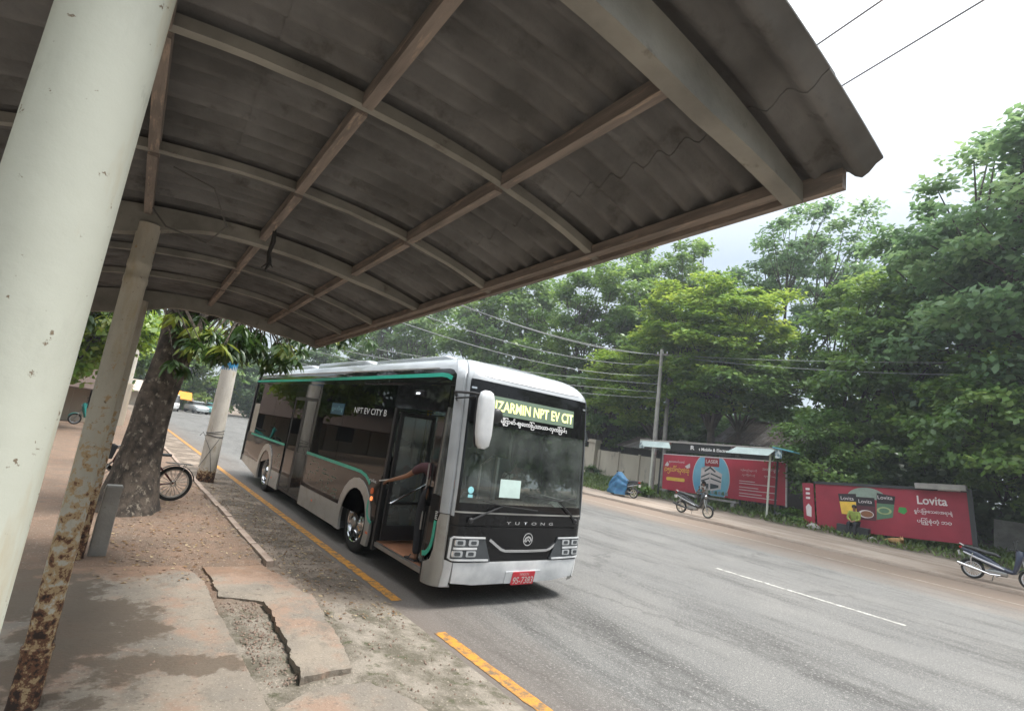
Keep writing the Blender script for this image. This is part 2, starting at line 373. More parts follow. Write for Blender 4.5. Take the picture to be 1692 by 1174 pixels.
def road_material():
    m, n, l, b = _new('asphalt'); b.inputs['Roughness'].default_value = .8
    st = noise_fac(n, l, 2.2, 9, .72, stretch=(1, .14, 1), lo=.36, hi=.64)
    c = mixc(n, l, st, (.108, .108, .106), (.068, .068, .067))
    c = mixc(n, l, noise_fac(n, l, .45, 5, .6, lo=.45, hi=.7), c, (.155, .15, .14))
    c = mixc(n, l, noise_fac(n, l, 4.5, 9, .75, stretch=(1, .05, 1), lo=.57, hi=.68), c, (.065, .063, .06))
    g = noise_fac(n, l, 95, 3, .7, lo=.42, hi=.64); c2 = mixc(n, l, g, (.055, .055, .053), (.36, .35, .33)); 
    k = n.new('ShaderNodeMix'); k.data_type = 'RGBA'; k.inputs['Factor'].default_value = .52; l.new(c, k.inputs['A']); l.new(c2, k.inputs['B']); c = k.outputs['Result']
    c = mixc(n, l, noise_fac(n, l, .8, 10, .78, stretch=(1, .22, 1), lo=.49, hi=.66), c, (.055, .053, .05))
    c = mixc(n, l, noise_fac(n, l, 30, 3, .7, lo=.55, hi=.66), c, (.26, .25, .235))
    tq = n.new('ShaderNodeTexCoord'); mq = n.new('ShaderNodeMapping'); mq.inputs['Scale'].default_value = (.38, .07, 1); l.new(tq.outputs['Object'], mq.inputs[0])
    nq = n.new('ShaderNodeTexNoise'); nq.inputs['Scale'].default_value = 2.6; nq.inputs['Detail'].default_value = 10; nq.inputs['Roughness'].default_value = .7; l.new(tq.outputs['Object'], nq.inputs['Vector'])
    vm = n.new('ShaderNodeVectorMath'); vm.operation = 'MULTIPLY_ADD'; vm.inputs[1].default_value = (.35, .12, 0); l.new(nq.outputs['Color'], vm.inputs[0]); l.new(mq.outputs[0], vm.inputs[2])
    vo = n.new('ShaderNodeTexVoronoi'); vo.feature = 'DISTANCE_TO_EDGE'; vo.inputs['Scale'].default_value = 1; l.new(vm.outputs[0], vo.inputs['Vector'])
    ck = n.new('ShaderNodeMapRange'); ck.inputs['From Min'].default_value = .009; ck.inputs['From Max'].default_value = .002; ck.inputs['To Max'].default_value = .42; l.new(vo.outputs['Distance'], ck.inputs[0])
    c = mixc(n, l, ck.outputs[0], c, (.045, .043, .04))
    # earth washed over both margins
    tc = n.new('ShaderNodeTexCoord'); sx = n.new('ShaderNodeSeparateXYZ'); l.new(tc.outputs['Object'], sx.inputs[0])
    nz = noise_fac(n, l, .9, 6, .65, stretch=(1, .12, 1), lo=0, hi=1)
    def margin(a, bb, amp):
        ad = n.new('ShaderNodeMath'); ad.operation = 'MULTIPLY_ADD'; ad.inputs[1].default_value = amp; l.new(nz, ad.inputs[0]); l.new(sx.outputs[0], ad.inputs[2])
        r = n.new('ShaderNodeMapRange'); r.inputs['From Min'].default_value = a; r.inputs['From Max'].default_value = bb; l.new(ad.outputs[0], r.inputs[0]); return r.outputs[0]
    c = mixc(n, l, margin(13.6, 16.4, 3.2), c, (.205, .155, .12))
    c = mixc(n, l, margin(2.0, .25, 2.2), c, (.15, .12, .10))
    l.new(c, b.inputs['Base Color'])
    bump(n, l, b, [(noise_fac(n, l, 70, 4, .7, lo=0, hi=1), .55, .012), (st, .1, .02)])
    return m
M_road = road_material()
def paint_material(name, col, worn, lo, hi):
    m, n, l, b = _new(name); b.inputs['Roughness'].default_value = .7
    c = mixc(n, l, noise_fac(n, l, 9, 8, .7, lo=lo, hi=hi), col, worn)
    c = mixc(n, l, noise_fac(n, l, 90, 3, .7, lo=.58, hi=.66), c, worn)
    l.new(c, b.inputs['Base Color']); bump(n, l, b, [(noise_fac(n, l, 70, 4, .7, lo=0, hi=1), .5, .01)]); return m
M_yellow = paint_material('yellow_paint', (.60, .26, .025), (.15, .11, .07), .44, .62)
M_wpaint = paint_material('white_paint', (.50, .49, .45), (.15, .145, .135), .42, .62)
M_epaint = paint_material('worn_white_paint', (.46, .42, .36), (.22, .18, .14), .4, .62)
def concrete_stained():
    m, n, l, b = _new('pavement_concrete')
    c = mixc(n, l, noise_fac(n, l, 1.6, 7, .6, lo=.38, hi=.62), (.30, .255, .205), (.215, .19, .16))
    c = mixc(n, l, noise_fac(n, l, 1.3, 7, .68, lo=.50, hi=.60), c, (.31, .215, .16))
    c = mixc(n, l, noise_fac(n, l, 3.1, 9, .7, stretch=(1, .6, 1), lo=.52, hi=.66), c, (.19, .165, .135))
    c = mixc(n, l, noise_fac(n, l, 12, 9, .75, lo=.56, hi=.66), c, (.15, .125, .10))
    c = mixc(n, l, noise_fac(n, l, 55, 4, .7, lo=.60, hi=.70), c, (.45, .40, .34))
    tc = n.new('ShaderNodeTexCoord'); nz = n.new('ShaderNodeTexNoise'); nz.inputs['Scale'].default_value = 2.8; nz.inputs['Detail'].default_value = 11; nz.inputs['Roughness'].default_value = .68
    l.new(tc.outputs['Object'], nz.inputs['Vector'])
    prev = None
    for cx, cy, sx, sy, rz in ((-3.42, -.15, 1/.62, 1/1.25, -.12), (-2.85, -.85, 1/.62, 1/.24, -.35), (-3.9, 1.0, 1/.8, 1/1.0, 0), (-4.3, -3.5, 1, .8, 0)):
        mp = n.new('ShaderNodeMapping'); mp.vector_type = 'TEXTURE'; mp.inputs['Location'].default_value = (cx, cy, 0.12); mp.inputs['Rotation'].default_value = (0, 0, rz); mp.inputs['Scale'].default_value = (1/sx, 1/sy, 1)
        ln = n.new('ShaderNodeVectorMath'); ln.operation = 'LENGTH'; l.new(tc.outputs['Object'], mp.inputs[0]); l.new(mp.outputs[0], ln.inputs[0])
        ad = n.new('ShaderNodeMath'); ad.operation = 'MULTIPLY_ADD'; ad.inputs[1].default_value = 2.6; l.new(nz.outputs['Fac'], ad.inputs[0]); l.new(ln.outputs['Value'], ad.inputs[2])
        r = n.new('ShaderNodeMapRange'); r.inputs['From Min'].default_value = 2.12; r.inputs['From Max'].default_value = 1.95; r.inputs['To Max'].default_value = .85; l.new(ad.outputs[0], r.inputs[0])
        if prev is None: prev = r.outputs[0]
        else:
            mx = n.new('ShaderNodeMath'); mx.operation = 'MAXIMUM'; l.new(prev, mx.inputs[0]); l.new(r.outputs[0], mx.inputs[1]); prev = mx.outputs[0]
    sy = n.new('ShaderNodeSeparateXYZ'); l.new(tc.outputs['Object'], sy.inputs[0])
    ay = n.new('ShaderNodeMath'); ay.operation = 'MULTIPLY_ADD'; ay.inputs[1].default_value = 2.2; l.new(nz.outputs['Fac'], ay.inputs[0]); l.new(sy.outputs[1], ay.inputs[2])
    ry = n.new('ShaderNodeMapRange'); ry.inputs['From Min'].default_value = 2.35; ry.inputs['From Max'].default_value = 2.75; l.new(ay.outputs[0], ry.inputs[0])
    c = mixc(n, l, ry.outputs[0], c, mixc(n, l, noise_fac(n, l, 9, 8, .7), (.27, .17, .115), (.20, .135, .095)))
    c = mixc(n, l, prev, c, (.12, .09, .065))
    rr = n.new('ShaderNodeMapRange'); rr.inputs['To Min'].default_value = .92; rr.inputs['To Max'].default_value = .88; l.new(prev, rr.inputs[0]); l.new(rr.outputs[0], b.inputs['Roughness'])
    l.new(c, b.inputs['Base Color'])
    bump(n, l, b, [(noise_fac(n, l, 35, 7, .65, lo=0, hi=1), .5, .02), (noise_fac(n, l, 3, 5, .6, lo=0, hi=1), .4, .05)]); return m
M_pave = concrete_stained()
def post_material(name, base, rust_top):
    m, n, l, b = _new(name); b.inputs['Roughness'].default_value = .7
    c = mixc(n, l, noise_fac(n, l, 2.2, 5, .6, lo=.35, hi=.7), base, tuple(k*.88 for k in base))
    c = mixc(n, l, noise_fac(n, l, 9, 6, .6, stretch=(1, 1, .22), lo=.56, hi=.72), c, (.42, .36, .25))
    c = mixc(n, l, noise_fac(n, l, 5, 8, .7, stretch=(1, 1, .3), lo=.5, hi=.75), c, tuple(k*.74 for k in base))
    c = mixc(n, l, noise_fac(n, l, 38, 4, .65, lo=.665, hi=.70), c, (.17, .13, .09))
    c = mixc(n, l, noise_fac(n, l, 15, 10, .8, stretch=(1, 1, .5), lo=.60, hi=.66), c, tuple(k*.82 for k in base))
    c = mixc(n, l, noise_fac(n, l, 7, 6, .6, stretch=(1.6, 1.6, .12), lo=.66, hi=.72), c, (.30, .24, .16))
    if rust_top:
        tc = n.new('ShaderNodeTexCoord'); sx = n.new('ShaderNodeSeparateXYZ'); l.new(tc.outputs['Object'], sx.inputs[0])
        r = n.new('ShaderNodeMapRange'); r.inputs['From Min'].default_value = .1; r.inputs['From Max'].default_value = rust_top; r.inputs['To Min'].default_value = .17; r.inputs['To Max'].default_value = -.16; l.new(sx.outputs[2], r.inputs[0])
        nz = n.new('ShaderNodeTexNoise'); nz.inputs['Scale'].default_value = 17; nz.inputs['Detail'].default_value = 10; nz.inputs['Roughness'].default_value = .68; l.new(tc.outputs['Object'], nz.inputs['Vector'])
        ad = n.new('ShaderNodeMath'); l.new(nz.outputs['Fac'], ad.inputs[0]); l.new(r.outputs[0], ad.inputs[1])
        def th(lo, hi):
            q = n.new('ShaderNodeMapRange'); q.inputs['From Min'].default_value = lo; q.inputs['From Max'].default_value = hi; l.new(ad.outputs[0], q.inputs[0]); return q.outputs[0]
        c = mixc(n, l, th(.46, .53), c, (.42, .30, .17)); c = mixc(n, l, th(.575, .61), c, (.15, .07, .04)); c = mixc(n, l, th(.66, .70), c, (.035, .02, .016))
        bump(n, l, b, [(ad.outputs[0], .7, .012)])
    else: bump(n, l, b, [(noise_fac(n, l, 22, 5, .6, lo=0, hi=1), .12, .01)])
    l.new(c, b.inputs['Base Color']); return m
M_post = post_material('post_paint', (.50, .52, .455), 0)
M_postr = post_material('post_paint_rusty', (.52, .50, .44), 2.5)
M_postw = post_material('pole_paint', (.60, .56, .50), .35)

# ------------------------------------------------------------------ setting
def sheet(name, x0, y0, x1, y1, z, m, kind='structure', nx=1, ny=1):
    mb = MB(); X = np.linspace(x0, x1, nx+1); Y = np.linspace(y0, y1, ny+1)
    mb.v = [(x, y, z) for y in Y for x in X]; w = nx+1
    mb.f = [(j*w+i, j*w+i+1, (j+1)*w+i+1, (j+1)*w+i) for j in range(ny) for i in range(nx)]; mb.mi = [0]*len(mb.f)
    me = mb.mesh(name); o = link_mesh(name, me, m, None, False); o['kind'] = kind; return o
sheet('ground', -600, -500, 700, 700, -.02, M_dirtb)
sheet('road', -.6, -60, 16.75, 78, 0, M_road)
def fbm(x, y, s, seed=0):
    from mathutils import noise
    return noise.fractal(Vector((x*s+seed, y*s, seed*1.7)), 1, 2, 4)
def verge():
    X = np.concatenate([np.linspace(-40, -8, 9)[:-1], np.linspace(-8, -4, 9)[:-1], np.linspace(-4, -.42, 62)])
    Y = np.concatenate([np.linspace(-14, -3, 23)[:-1], np.linspace(-3, 9, 170)[:-1], np.linspace(9, 20, 50)[:-1], np.linspace(20, 110, 30)])
    v = []
    for y in Y:
        e = -1.52 + .05*fbm(0, y, .8, 3)
        for x in X:
            n = fbm(x, y, 2.2)*.010 + fbm(x, y, 9, 5)*.006
            if y > 1.8:
                if x < e: z = .112 + n
                else: z = max(.004, .045*(1-(x-e)/(-.42-e)))+n*1.2*min(1, (-.42-x)*4+.1)
            else:
                if x < -2.36: z = .082+n*.5
                elif x < -1.42: z = .092+n*1.6
                else: z = .095*(1-(x+1.42)/1.0)+n*min(1, (-.42-x)*3)
            if x > -.5: z = min(z, .012)
            v.append((x, y, z))
    w = len(X); mb = MB(); mb.v = v
    mb.f = [(j*w+i, j*w+i+1, (j+1)*w+i+1, (j+1)*w+i) for j in range(len(Y)-1) for i in range(w-1)]; mb.mi = [0]*len(mb.f)
    me = mb.mesh('verge'); o = link_mesh('verge', me, M_verge, None, True, 70); o['kind'] = 'structure'
def verge_material():
    m, n, l, b = _new('verge_earth'); b.inputs['Roughness'].default_value = .95
    c = mixc(n, l, noise_fac(n, l, 2.1, 7, .62, lo=.35, hi=.65), (.225, .145, .10), (.17, .122, .09))
    c = mixc(n, l, noise_fac(n, l, 6, 8, .7, lo=.52, hi=.64), c, (.16, .115, .085))
    tc = n.new('ShaderNodeTexCoord'); sx = n.new('ShaderNodeSeparateXYZ'); l.new(tc.outputs['Object'], sx.inputs[0])
    nz = noise_fac(n, l, 1.8, 7, .62, lo=0, hi=1)
    def band(ax, a, bb, amp):
        ad = n.new('ShaderNodeMath'); ad.operation = 'MULTIPLY_ADD'; ad.inputs[1].default_value = amp; l.new(nz, ad.inputs[0]); l.new(sx.outputs[ax], ad.inputs[2])
        r = n.new('ShaderNodeMapRange'); r.inputs['From Min'].default_value = a; r.inputs['From Max'].default_value = bb; l.new(ad.outputs[0], r.inputs[0]); return r.outputs[0]
    gut = mixc(n, l, noise_fac(n, l, 5, 8, .7, lo=.4, hi=.62), (.20, .155, .12), (.10, .082, .062))
    gut = mixc(n, l, noise_fac(n, l, 1.3, 6, .6, lo=.48, hi=.62), gut, (.30, .24, .19))
    c = mixc(n, l, band(0, -1.32, -1.18, .6), c, gut)
    near = mixc(n, l, noise_fac(n, l, 2.6, 8, .66, lo=.40, hi=.58), (.30, .265, .22), (.13, .115, .085))
    near = mixc(n, l, noise_fac(n, l, 7, 8, .66, lo=.55, hi=.66), near, (.09, .09, .05))
    c = mixc(n, l, band(1, 1.2, .5, .9), c, near)
    c = mixc(n, l, noise_fac(n, l, 38, 4, .7, lo=.60, hi=.68), c, (.45, .38, .31))
    l.new(c, b.inputs['Base Color']); bump(n, l, b, [(noise_fac(n, l, 30, 7, .68, lo=0, hi=1), .8, .03)]); return m
M_verge = verge_material()
verge()
def jag(poly, amp=.018, step=.07):
    o = []; step = .035
    for i in range(len(poly)):
        a = Vector(poly[i]); b = Vector(poly[(i+1) % len(poly)]); k = max(1, int((b-a).length/step)); d = (b-a).normalized(); nn = Vector((-d.y, d.x))
        for j in range(k):
            q = a.lerp(b, j/k); s = (fbm(q.x, q.y, 4.5, 2)*1.7+fbm(q.x, q.y, 17, 6)*.8)*amp*min(1, j/3, (k-j)/3) if j else 0; o.append(tuple(q+nn*s))
    return o
pave = thing('pavement', None, None, (0, 0, 0)); pave['kind'] = 'structure'
def slab(poly, z1, z0=.03, tilt=(0, 0), amp=.015, m=None):
    fm = lambda a, b, d: (a, b, z0+d+(a*tilt[0]+b*tilt[1]) if d > .01 else z0)
    P = jag(poly, amp) if amp else poly
    return patch('paving_slab', [P], fm, z1-z0, m or M_pave, pave, smooth=False)
slab([(-3.60, -9), (-2.36, -9), (-2.35, -4.2), (-2.36, -1.75), (-2.38, .3), (-2.36, 1.2), (-2.5, 1.86), (-3.60, 1.9)], .122, amp=.008)
slab([(-8, -9), (-3.60, -9), (-3.60, 1.92), (-8, 1.9)], .117, amp=0)
slab([(-2.34, -9), (-1.35, -9), (-1.28, -3.2), (-1.33, -2.1), (-1.55, -1.62), (-1.95, -1.58), (-2.32, -1.78)], .112, amp=.02)
slab([(-1.92, .36), (-1.36, .50), (-1.42, -.1), (-1.50, -.66), (-1.62, -1.40), (-2.05, -1.44), (-1.96, -.6)], .122, amp=.02, tilt=(-.01, 0))
slab([(-2.30, .66), (-1.90, .40), (-1.38, .53), (-1.46, 1.1), (-1.60, 1.78), (-2.30, 1.8)], .116, amp=.02)
slab([(-1.33, .45), (-1.08, .25), (-1.15, -.5), (-1.38, -.55), (-1.44, -.1)], .079, z0=.01, amp=.03)
def kerbs():
    k = thing('kerb', None, None, (-1.48, 2, 0)); k['kind'] = 'structure'; me = None
    y = 1.85; i = 0
    while y < 34:
        L = random.uniform(.9, 1.05)
        if me is None:
            mb = MB(); mb.box((0, 0, -.05), (.09, .96, .16)); o = mb.obj('kerb_stone', M_kerb, k, local=True, smooth=False); me = o.data
        else:
            o = bpy.data.objects.new('kerb_stone', me); COL.objects.link(o); o.parent = k
        o.location = (random.uniform(-.012, .012), y-2+.5, .115+random.uniform(-.012, .008)); o.rotation_euler = (0, random.uniform(-.05, .05), random.uniform(-.02, .02)); y += 1.0
kerbs()
# painted lines
def line(name, x, w, segs, m):
    mb = MB()
    for a, b in segs:
        n = max(1, min(900, int((b-a)/.05)))
        e = [[x+q*(w/2+fbm(q*7, a+(b-a)*i/n, 6, x)*.010-.004) for q in (-1, 1)] for i in range(n+1)]
        for i in range(n):
            y0, y1 = a+(b-a)*i/n, a+(b-a)*(i+1)/n
            mb.add([(e[i][0], y0, .005), (e[i][1], y0, .005), (e[i+1][1], y1, .005), (e[i+1][0], y1, .005)], [(0, 1, 2, 3)])
    me = mb.mesh(name); o = link_mesh(name, me, m, None, False); o['kind'] = 'structure'
line('yellow_kerb_line', -.28, .15, [(-14, -.62), (.45, 70)], M_yellow)
line('lane_dash', 7.89, .13, [(-12, -8.4), (-2.63, .93), (18, 21.6), (30, 33.6), (42, 45.6)], M_wpaint)
line('road_edge_line', 14.62, .10, [(-60, 76)], M_epaint)
# right-hand side of the street
def right_bank():
    X = [16.6, 16.62, 16.66, 17.2, 18.2, 19.5, 21, 22.2, 23.2, 24.2, 26, 30, 40, 80]; Z = [.0, .10, .12, .12, .13, .13, .14, .2, .26, .3, .4, .5, .8, 1.]
    X2 = [16.6, 16.62, 16.66, 16.9, 17.2, 17.6, 18.2, 18.8, 19.5, 20.2, 21, 21.6, 22.2, 22.7, 23.2, 23.7, 24.2, 25, 26, 28, 30, 35, 40, 60, 80]
    Y = np.concatenate([np.linspace(-60, -6, 20)[:-1], np.linspace(-6, 30, 150)[:-1], np.linspace(30, 78, 40)])
    mb = MB()
    for y in Y:
        for x in X2: mb.v.append((x + (fbm(0, y, .7, 9)*.09 if x < 16.7 else 0), y, float(np.interp(x, X, Z)) + (fbm(x, y, 1.2, 4)*.03 if x > 17 else 0)))
    w = len(X2); mb.f = [(j*w+i, j*w+i+1, (j+1)*w+i+1, (j+1)*w+i) for j in range(len(Y)-1) for i in range(w-1)]; mb.mi = [0]*len(mb.f)
    m, n, l, b = _new('far_pavement_earth'); b.inputs['Roughness'].default_value = .95
    tc = n.new('ShaderNodeTexCoord'); sx = n.new('ShaderNodeSeparateXYZ'); l.new(tc.outputs['Object'], sx.inputs[0])
    c = mixc(n, l, noise_fac(n, l, 1.2, 7, .65, stretch=(1, .25, 1), lo=.38, hi=.62), (.36, .30, .25), (.24, .185, .145))
    nz = noise_fac(n, l, 1.1, 6, .6, lo=0, hi=1)
    ad = n.new('ShaderNodeMath'); ad.operation = 'MULTIPLY_ADD'; ad.inputs[1].default_value = 2.6; l.new(nz, ad.inputs[0]); l.new(sx.outputs[0], ad.inputs[2])
    r = n.new('ShaderNodeMapRange'); r.inputs['From Min'].default_value = 22.2; r.inputs['From Max'].default_value = 23.2; l.new(ad.outputs[0], r.inputs[0])
    c = mixc(n, l, r.outputs[0], c, (.085, .075, .05)); l.new(c, b.inputs['Base Color'])
    bump(n, l, b, [(noise_fac(n, l, 14, 7, .65, lo=0, hi=1), .8, .05)])
    o = link_mesh('far_pavement', mb.mesh('far_pavement'), m, None, True, 60); o['kind'] = 'structure'
right_bank()

# ------------------------------------------------------------------ near bus shelter (arched canopy)
CY = Vector((.0394, .99886, -.0269)).normalized(); CX = Vector((CY.y, -CY.x, 0)).normalized(); CZ = CX.cross(CY)
CM = Matrix((CX, CY, CZ)).transposed().to_4x4(); CM.translation = Vector((-3.65, -1.22, 0))
def hp(s): return 3.565-.24*((s-.7)/1.51)**2
SH = thing('bus_shelter', 'long arched roof of corrugated sheets on round posts above the near pavement', 'bus shelter', mtx=CM)
W[SH.name] = Matrix.Identity(4)
def cobj(mb, name, m, **k): return mb.obj(name, m, SH, **k)
SE = np.linspace(-1.1, 2.21, 26)
def shelter():
    for i, t in enumerate((-3.53, 0, 3.53)):
        mb = MB(); r = .075; s0 = -.05
        pr = [(.09, .08), (.082, .13), (.079, .45), (.086, .452), (.086, .475), (r*.97, .48), (r*.96, 1.6), (r*.95, 2.9), (r, 2.91), (r, 2.95), (r*.95, 2.96), (r*.95, 3.02), (r, 3.03), (r, 3.07), (r*.95, 3.08), (r*.95, 3.36)] if i else [(r, .08), (r, 3.38)]
        mb.lathe([(a, h) for a, h in pr], (s0, t, 0), n=40)
        o = cobj(mb, 'post', M_post if i == 0 else M_postr)
    for t, dp, th in ((-3.56, .20, .075), (.02, .13, .1), (3.58, .20, .1)):
        mb = MB(); secs = []
        for s in SE:
            top = hp(s)+.0; bt = hp(s)-dp*(1 - .45*max(0, (s-1.5)/.7)) + .02
            if s < .3: bt -= .12*min(1, (.3-s)/.5)
            secs.append([(s, t-th/2, bt), (s, t+th/2, bt), (s, t+th/2, top), (s, t-th/2, top)])
        mb.loft(secs); cobj(mb, 'beam', M_beam, ang=40)
    for t in (-2.37, -1.18, 1.2, 2.3):
        mb = MB(); secs = []
        for s in SE:
            j = random.uniform(-.004, .004)
            secs.append([(s, t-.025, hp(s)-.055+j), (s, t+.025, hp(s)-.055+j), (s, t+.025, hp(s)+.0), (s, t-.025, hp(s)+.0)])
        mb.loft(secs); cobj(mb, 'rib', M_beam, ang=40)
    for s in (-1.08, -.08, .69, 1.47):
        segs = [(-3.52, -2.4), (-2.34, -1.21), (-1.15, -.04), (.07, 1.17), (1.23, 2.27), (2.33, 3.52)]
        for a, b in segs:
            mb = MB(); j = random.uniform(-.012, .012); mb.beam((s+j, a, hp(s)-.037), (s+j*.3, b, hp(s)-.037), .05, .075); cobj(mb, 'purlin', M_wood, smooth=False)
    for a, b in ((-3.75, -1.2), (-1.19, 1.1), (1.11, 3.6)):
        mb = MB(); mb.beam((2.225, a, hp(2.21)-.03), (2.225, b, hp(2.21)-.03), .035, .085); cobj(mb, 'eave_board', M_wood, smooth=False)
    mb = MB(); mb.beam((2.17, -3.5, hp(2.21)-.02), (2.17, 3.5, hp(2.21)-.02), .06, .055); cobj(mb, 'eave_purlin', M_wood, smooth=False)
    # corrugated sheets: ridges run over the arch, pitch 0.147 m
    P = .147; edges_s = [(-1.14, -.42), (-.47, .34), (.29, 1.12), (1.07, 1.86), (1.81, 2.27)]; t = -3.87; cols = []
    while t < 3.7: cols.append((t, min(t+P*7+.03, 3.72))); t += P*7
    for ci, (t0, t1) in enumerate(cols):
        for si, (s0, s1) in enumerate(edges_s):
            nt = max(4, int((t1-t0)/P*6)); ns = 5; z = .026 + .005*(ci % 2) + .006*(si % 2); v = []
            dj = random.uniform(-.006, .006)
            for lay in (0, .009):
                for k in range(ns+1):
                    s = s0+(s1-s0)*k/ns + dj
                    for q in range(nt+1):
                        tt = t0+(t1-t0)*q/nt; v.append((s, tt, hp(s)+z+lay+.028*math.cos(2*PI*(tt+3.87)/P)))
            w = nt+1; n0 = (ns+1)*w; f = []
            for k in range(ns):
                for q in range(nt): a = k*w+q; f += [(a, a+1, a+w+1, a+w), (n0+a, n0+a+w, n0+a+w+1, n0+a+1)]
            for q in range(nt): f += [(q, n0+q, n0+q+1, q+1), (ns*w+q, ns*w+q+1, n0+ns*w+q+1, n0+ns*w+q)]
            for k in range(ns): a, b = k*w, (k+1)*w; f += [(a, b, n0+b, n0+a), (a+nt, n0+a+nt, n0+b+nt, b+nt)]
            mb = MB(); mb.add(v, f); cobj(mb, 'roof_sheet', M_sheet, ang=60)
    mb = MB(); mb.tube([(.02, -.95, hp(0)-.03), (.25, -.93, hp(.25)-.1), (.38, -.7, 3.30), (.3, -.45, 3.22), (.05, -.4, 3.27), (-.05, -.3, 3.4)], .006, 6); cobj(mb, 'loose_wire', M_cable)
shelter()
def strap():
    o = CM @ Vector((.72, -.35, hp(.7)-.05)); mb = MB(); t = thing('rag', 'dark strip of cloth dangling from the roof timbers beside the second arched beam', 'rag', o)
    p = [o, o+Vector((.01, 0, -.1)), o+Vector((.0, .02, -.2)), o+Vector((.015, .01, -.27))]
    mb.tube(p, [.012, .018, .014, .02], 6); 
    for k in range(5): mb.tube([p[-1], p[-1]+Vector((random.uniform(-.05, .05), random.uniform(-.04, .04), -random.uniform(.03, .08)))], [.012, .003], 5)
    mb.obj('cloth', M_dark, t)
strap()

# ------------------------------------------------------------------ people (one continuous skinned body, clothes follow it)
def skin_mesh(name, J, B, m, parent, root, sub=2, extra=None, local=True):
    names = list(J); me = bpy.data.meshes.new(name); me.from_pydata([J[k][0] for k in names], [(names.index(a), names.index(b)) for a, b in B], [])
    o = bpy.data.objects.new(name, me); COL.objects.link(o)
    md = o.modifiers.new('s', 'SKIN'); md.use_smooth_shade = True
    for i, k in enumerate(names):
        r = J[k][1]; r = r if isinstance(r, tuple) else (r, r); me.skin_vertices[0].data[i].radius = r; me.skin_vertices[0].data[i].use_root = (k == root)
    s = o.modifiers.new('u', 'SUBSURF'); s.levels = sub; s.render_levels = sub
    dg = bpy.context.evaluated_depsgraph_get(); nm = bpy.data.meshes.new_from_object(o.evaluated_get(dg))
    bpy.data.objects.remove(o)
    if extra:
        bm = bmesh.new(); bm.from_mesh(nm); tmp = extra.mesh('x'); bm.from_mesh(tmp); bm.to_mesh(nm); bm.free()
    return link_mesh(name, nm, m, parent, True, 180, local=local)
def person(label, pose, shirt, pants, group=None, hair_long=False, sleeves='short', cap=None, vest=None, fingers=False):
    """pose: dict of joints in local metres (x right, y forward, z up)"""
    t = thing('person', label, 'person', group=group); V = Vector
    p = {k: V(v) for k, v in pose.items()}
    up = (p['neck']-p['pelvis']).normalized(); chest = p['pelvis'].lerp(p['neck'], .68); belly = p['pelvis'].lerp(p['neck'], .3)
    hd = (p['head']-p['neck']).normalized()
    J = dict(pelvis=(p['pelvis'], (.145, .105)), belly=(belly, (.125, .095)), chest=(chest, (.155, .11)), neck=(p['neck'], .052), jaw=(p['neck']+hd*.11, (.062, .07)), skull=(p['head'], (.076, .09)), crown=(p['head']+hd*.075, (.055, .062)))
    B = [('pelvis', 'belly'), ('belly', 'chest'), ('chest', 'neck'), ('neck', 'jaw'), ('jaw', 'skull'), ('skull', 'crown')]
    for s in 'lr':
        J['sh'+s] = (p['sh'+s], .056); J['el'+s] = (p['el'+s], .038); J['wr'+s] = (p['wr'+s], .026)
        d = (p['wr'+s]-p['el'+s]).normalized(); J['palm'+s] = (p['wr'+s]+d*.06, (.038, .018)); B += [('chest', 'sh'+s), ('sh'+s, 'el'+s), ('el'+s, 'wr'+s), ('wr'+s, 'palm'+s)]
        side = d.cross(V((0, 0, 1))); side = side.normalized() if side.length > .1 else V((1, 0, 0)); nn = side.cross(d)
        for i, (o, L) in enumerate(((-.028, .06), (-.01, .072), (.009, .07), (.027, .055))):
            a = p['wr'+s]+d*.085+side*o; J['f%s%da' % (s, i)] = (a, .0095); J['f%s%db' % (s, i)] = (a+d*L*.55-nn*.012, .0085); J['f%s%dc' % (s, i)] = (a+d*L*.8-nn*.035, .007)
            B += [('palm'+s, 'f%s%da' % (s, i)), ('f%s%da' % (s, i), 'f%s%db' % (s, i)), ('f%s%db' % (s, i), 'f%s%dc' % (s, i))]
        a = p['wr'+s]+d*.04+side*.03; J['t%sa' % s] = (a, .011); J['t%sb' % s] = (a+d*.03+side*.02-nn*.015, .009); B += [('palm'+s, 't%sa' % s), ('t%sa' % s, 't%sb' % s)]
        J['hip'+s] = (p['hip'+s], .085); J['kn'+s] = (p['kn'+s], .058); J['an'+s] = (p['an'+s], .036)
        fd = p['toe'+s]-p['an'+s]; J['heel'+s] = (p['an'+s]+V((0, 0, -.045))-fd*.15, .032); J['toe'+s] = (p['toe'+s], (.036, .018))
        J['calf'+s] = (p['kn'+s].lerp(p['an'+s], .35), .055)
        B += [('pelvis', 'hip'+s), ('hip'+s, 'kn'+s), ('kn'+s, 'calf'+s), ('calf'+s, 'an'+s), ('an'+s, 'heel'+s), ('heel'+s, 'toe'+s)]
    f = V(pose.get('face', (0, 1, 0))).normalized(); rt = f.cross(hd).normalized()
    ex = MB(); h = p['head']; Mx = Matrix((rt, f, hd)).transposed()
    ex.ell(h+f*.092-hd*.012, (.012, .02, .022), 8, 6, M=Mx); ex.ell(h+rt*.078-hd*.01, (.012, .02, .03), 8, 6, M=Mx); ex.ell(h-rt*.078-hd*.01, (.012, .02, .03), 8, 6, M=Mx)
    ex.ell(h+f*.08-hd*.052, (.024, .012, .007), 8, 5, M=Mx); ex.ell(h+f*.06-hd*.085, (.03, .025, .02), 8, 5, M=Mx)
    skin_mesh('body', J, B, M_skin, t, 'pelvis', extra=ex)
    e = MB()
    for q in (-1, 1): e.ell(h+f*.081+rt*.03*q+hd*.012, (.013, .008, .007), 8, 5, M=Mx)
    e.obj('eyes', M_dark, t, local=True)
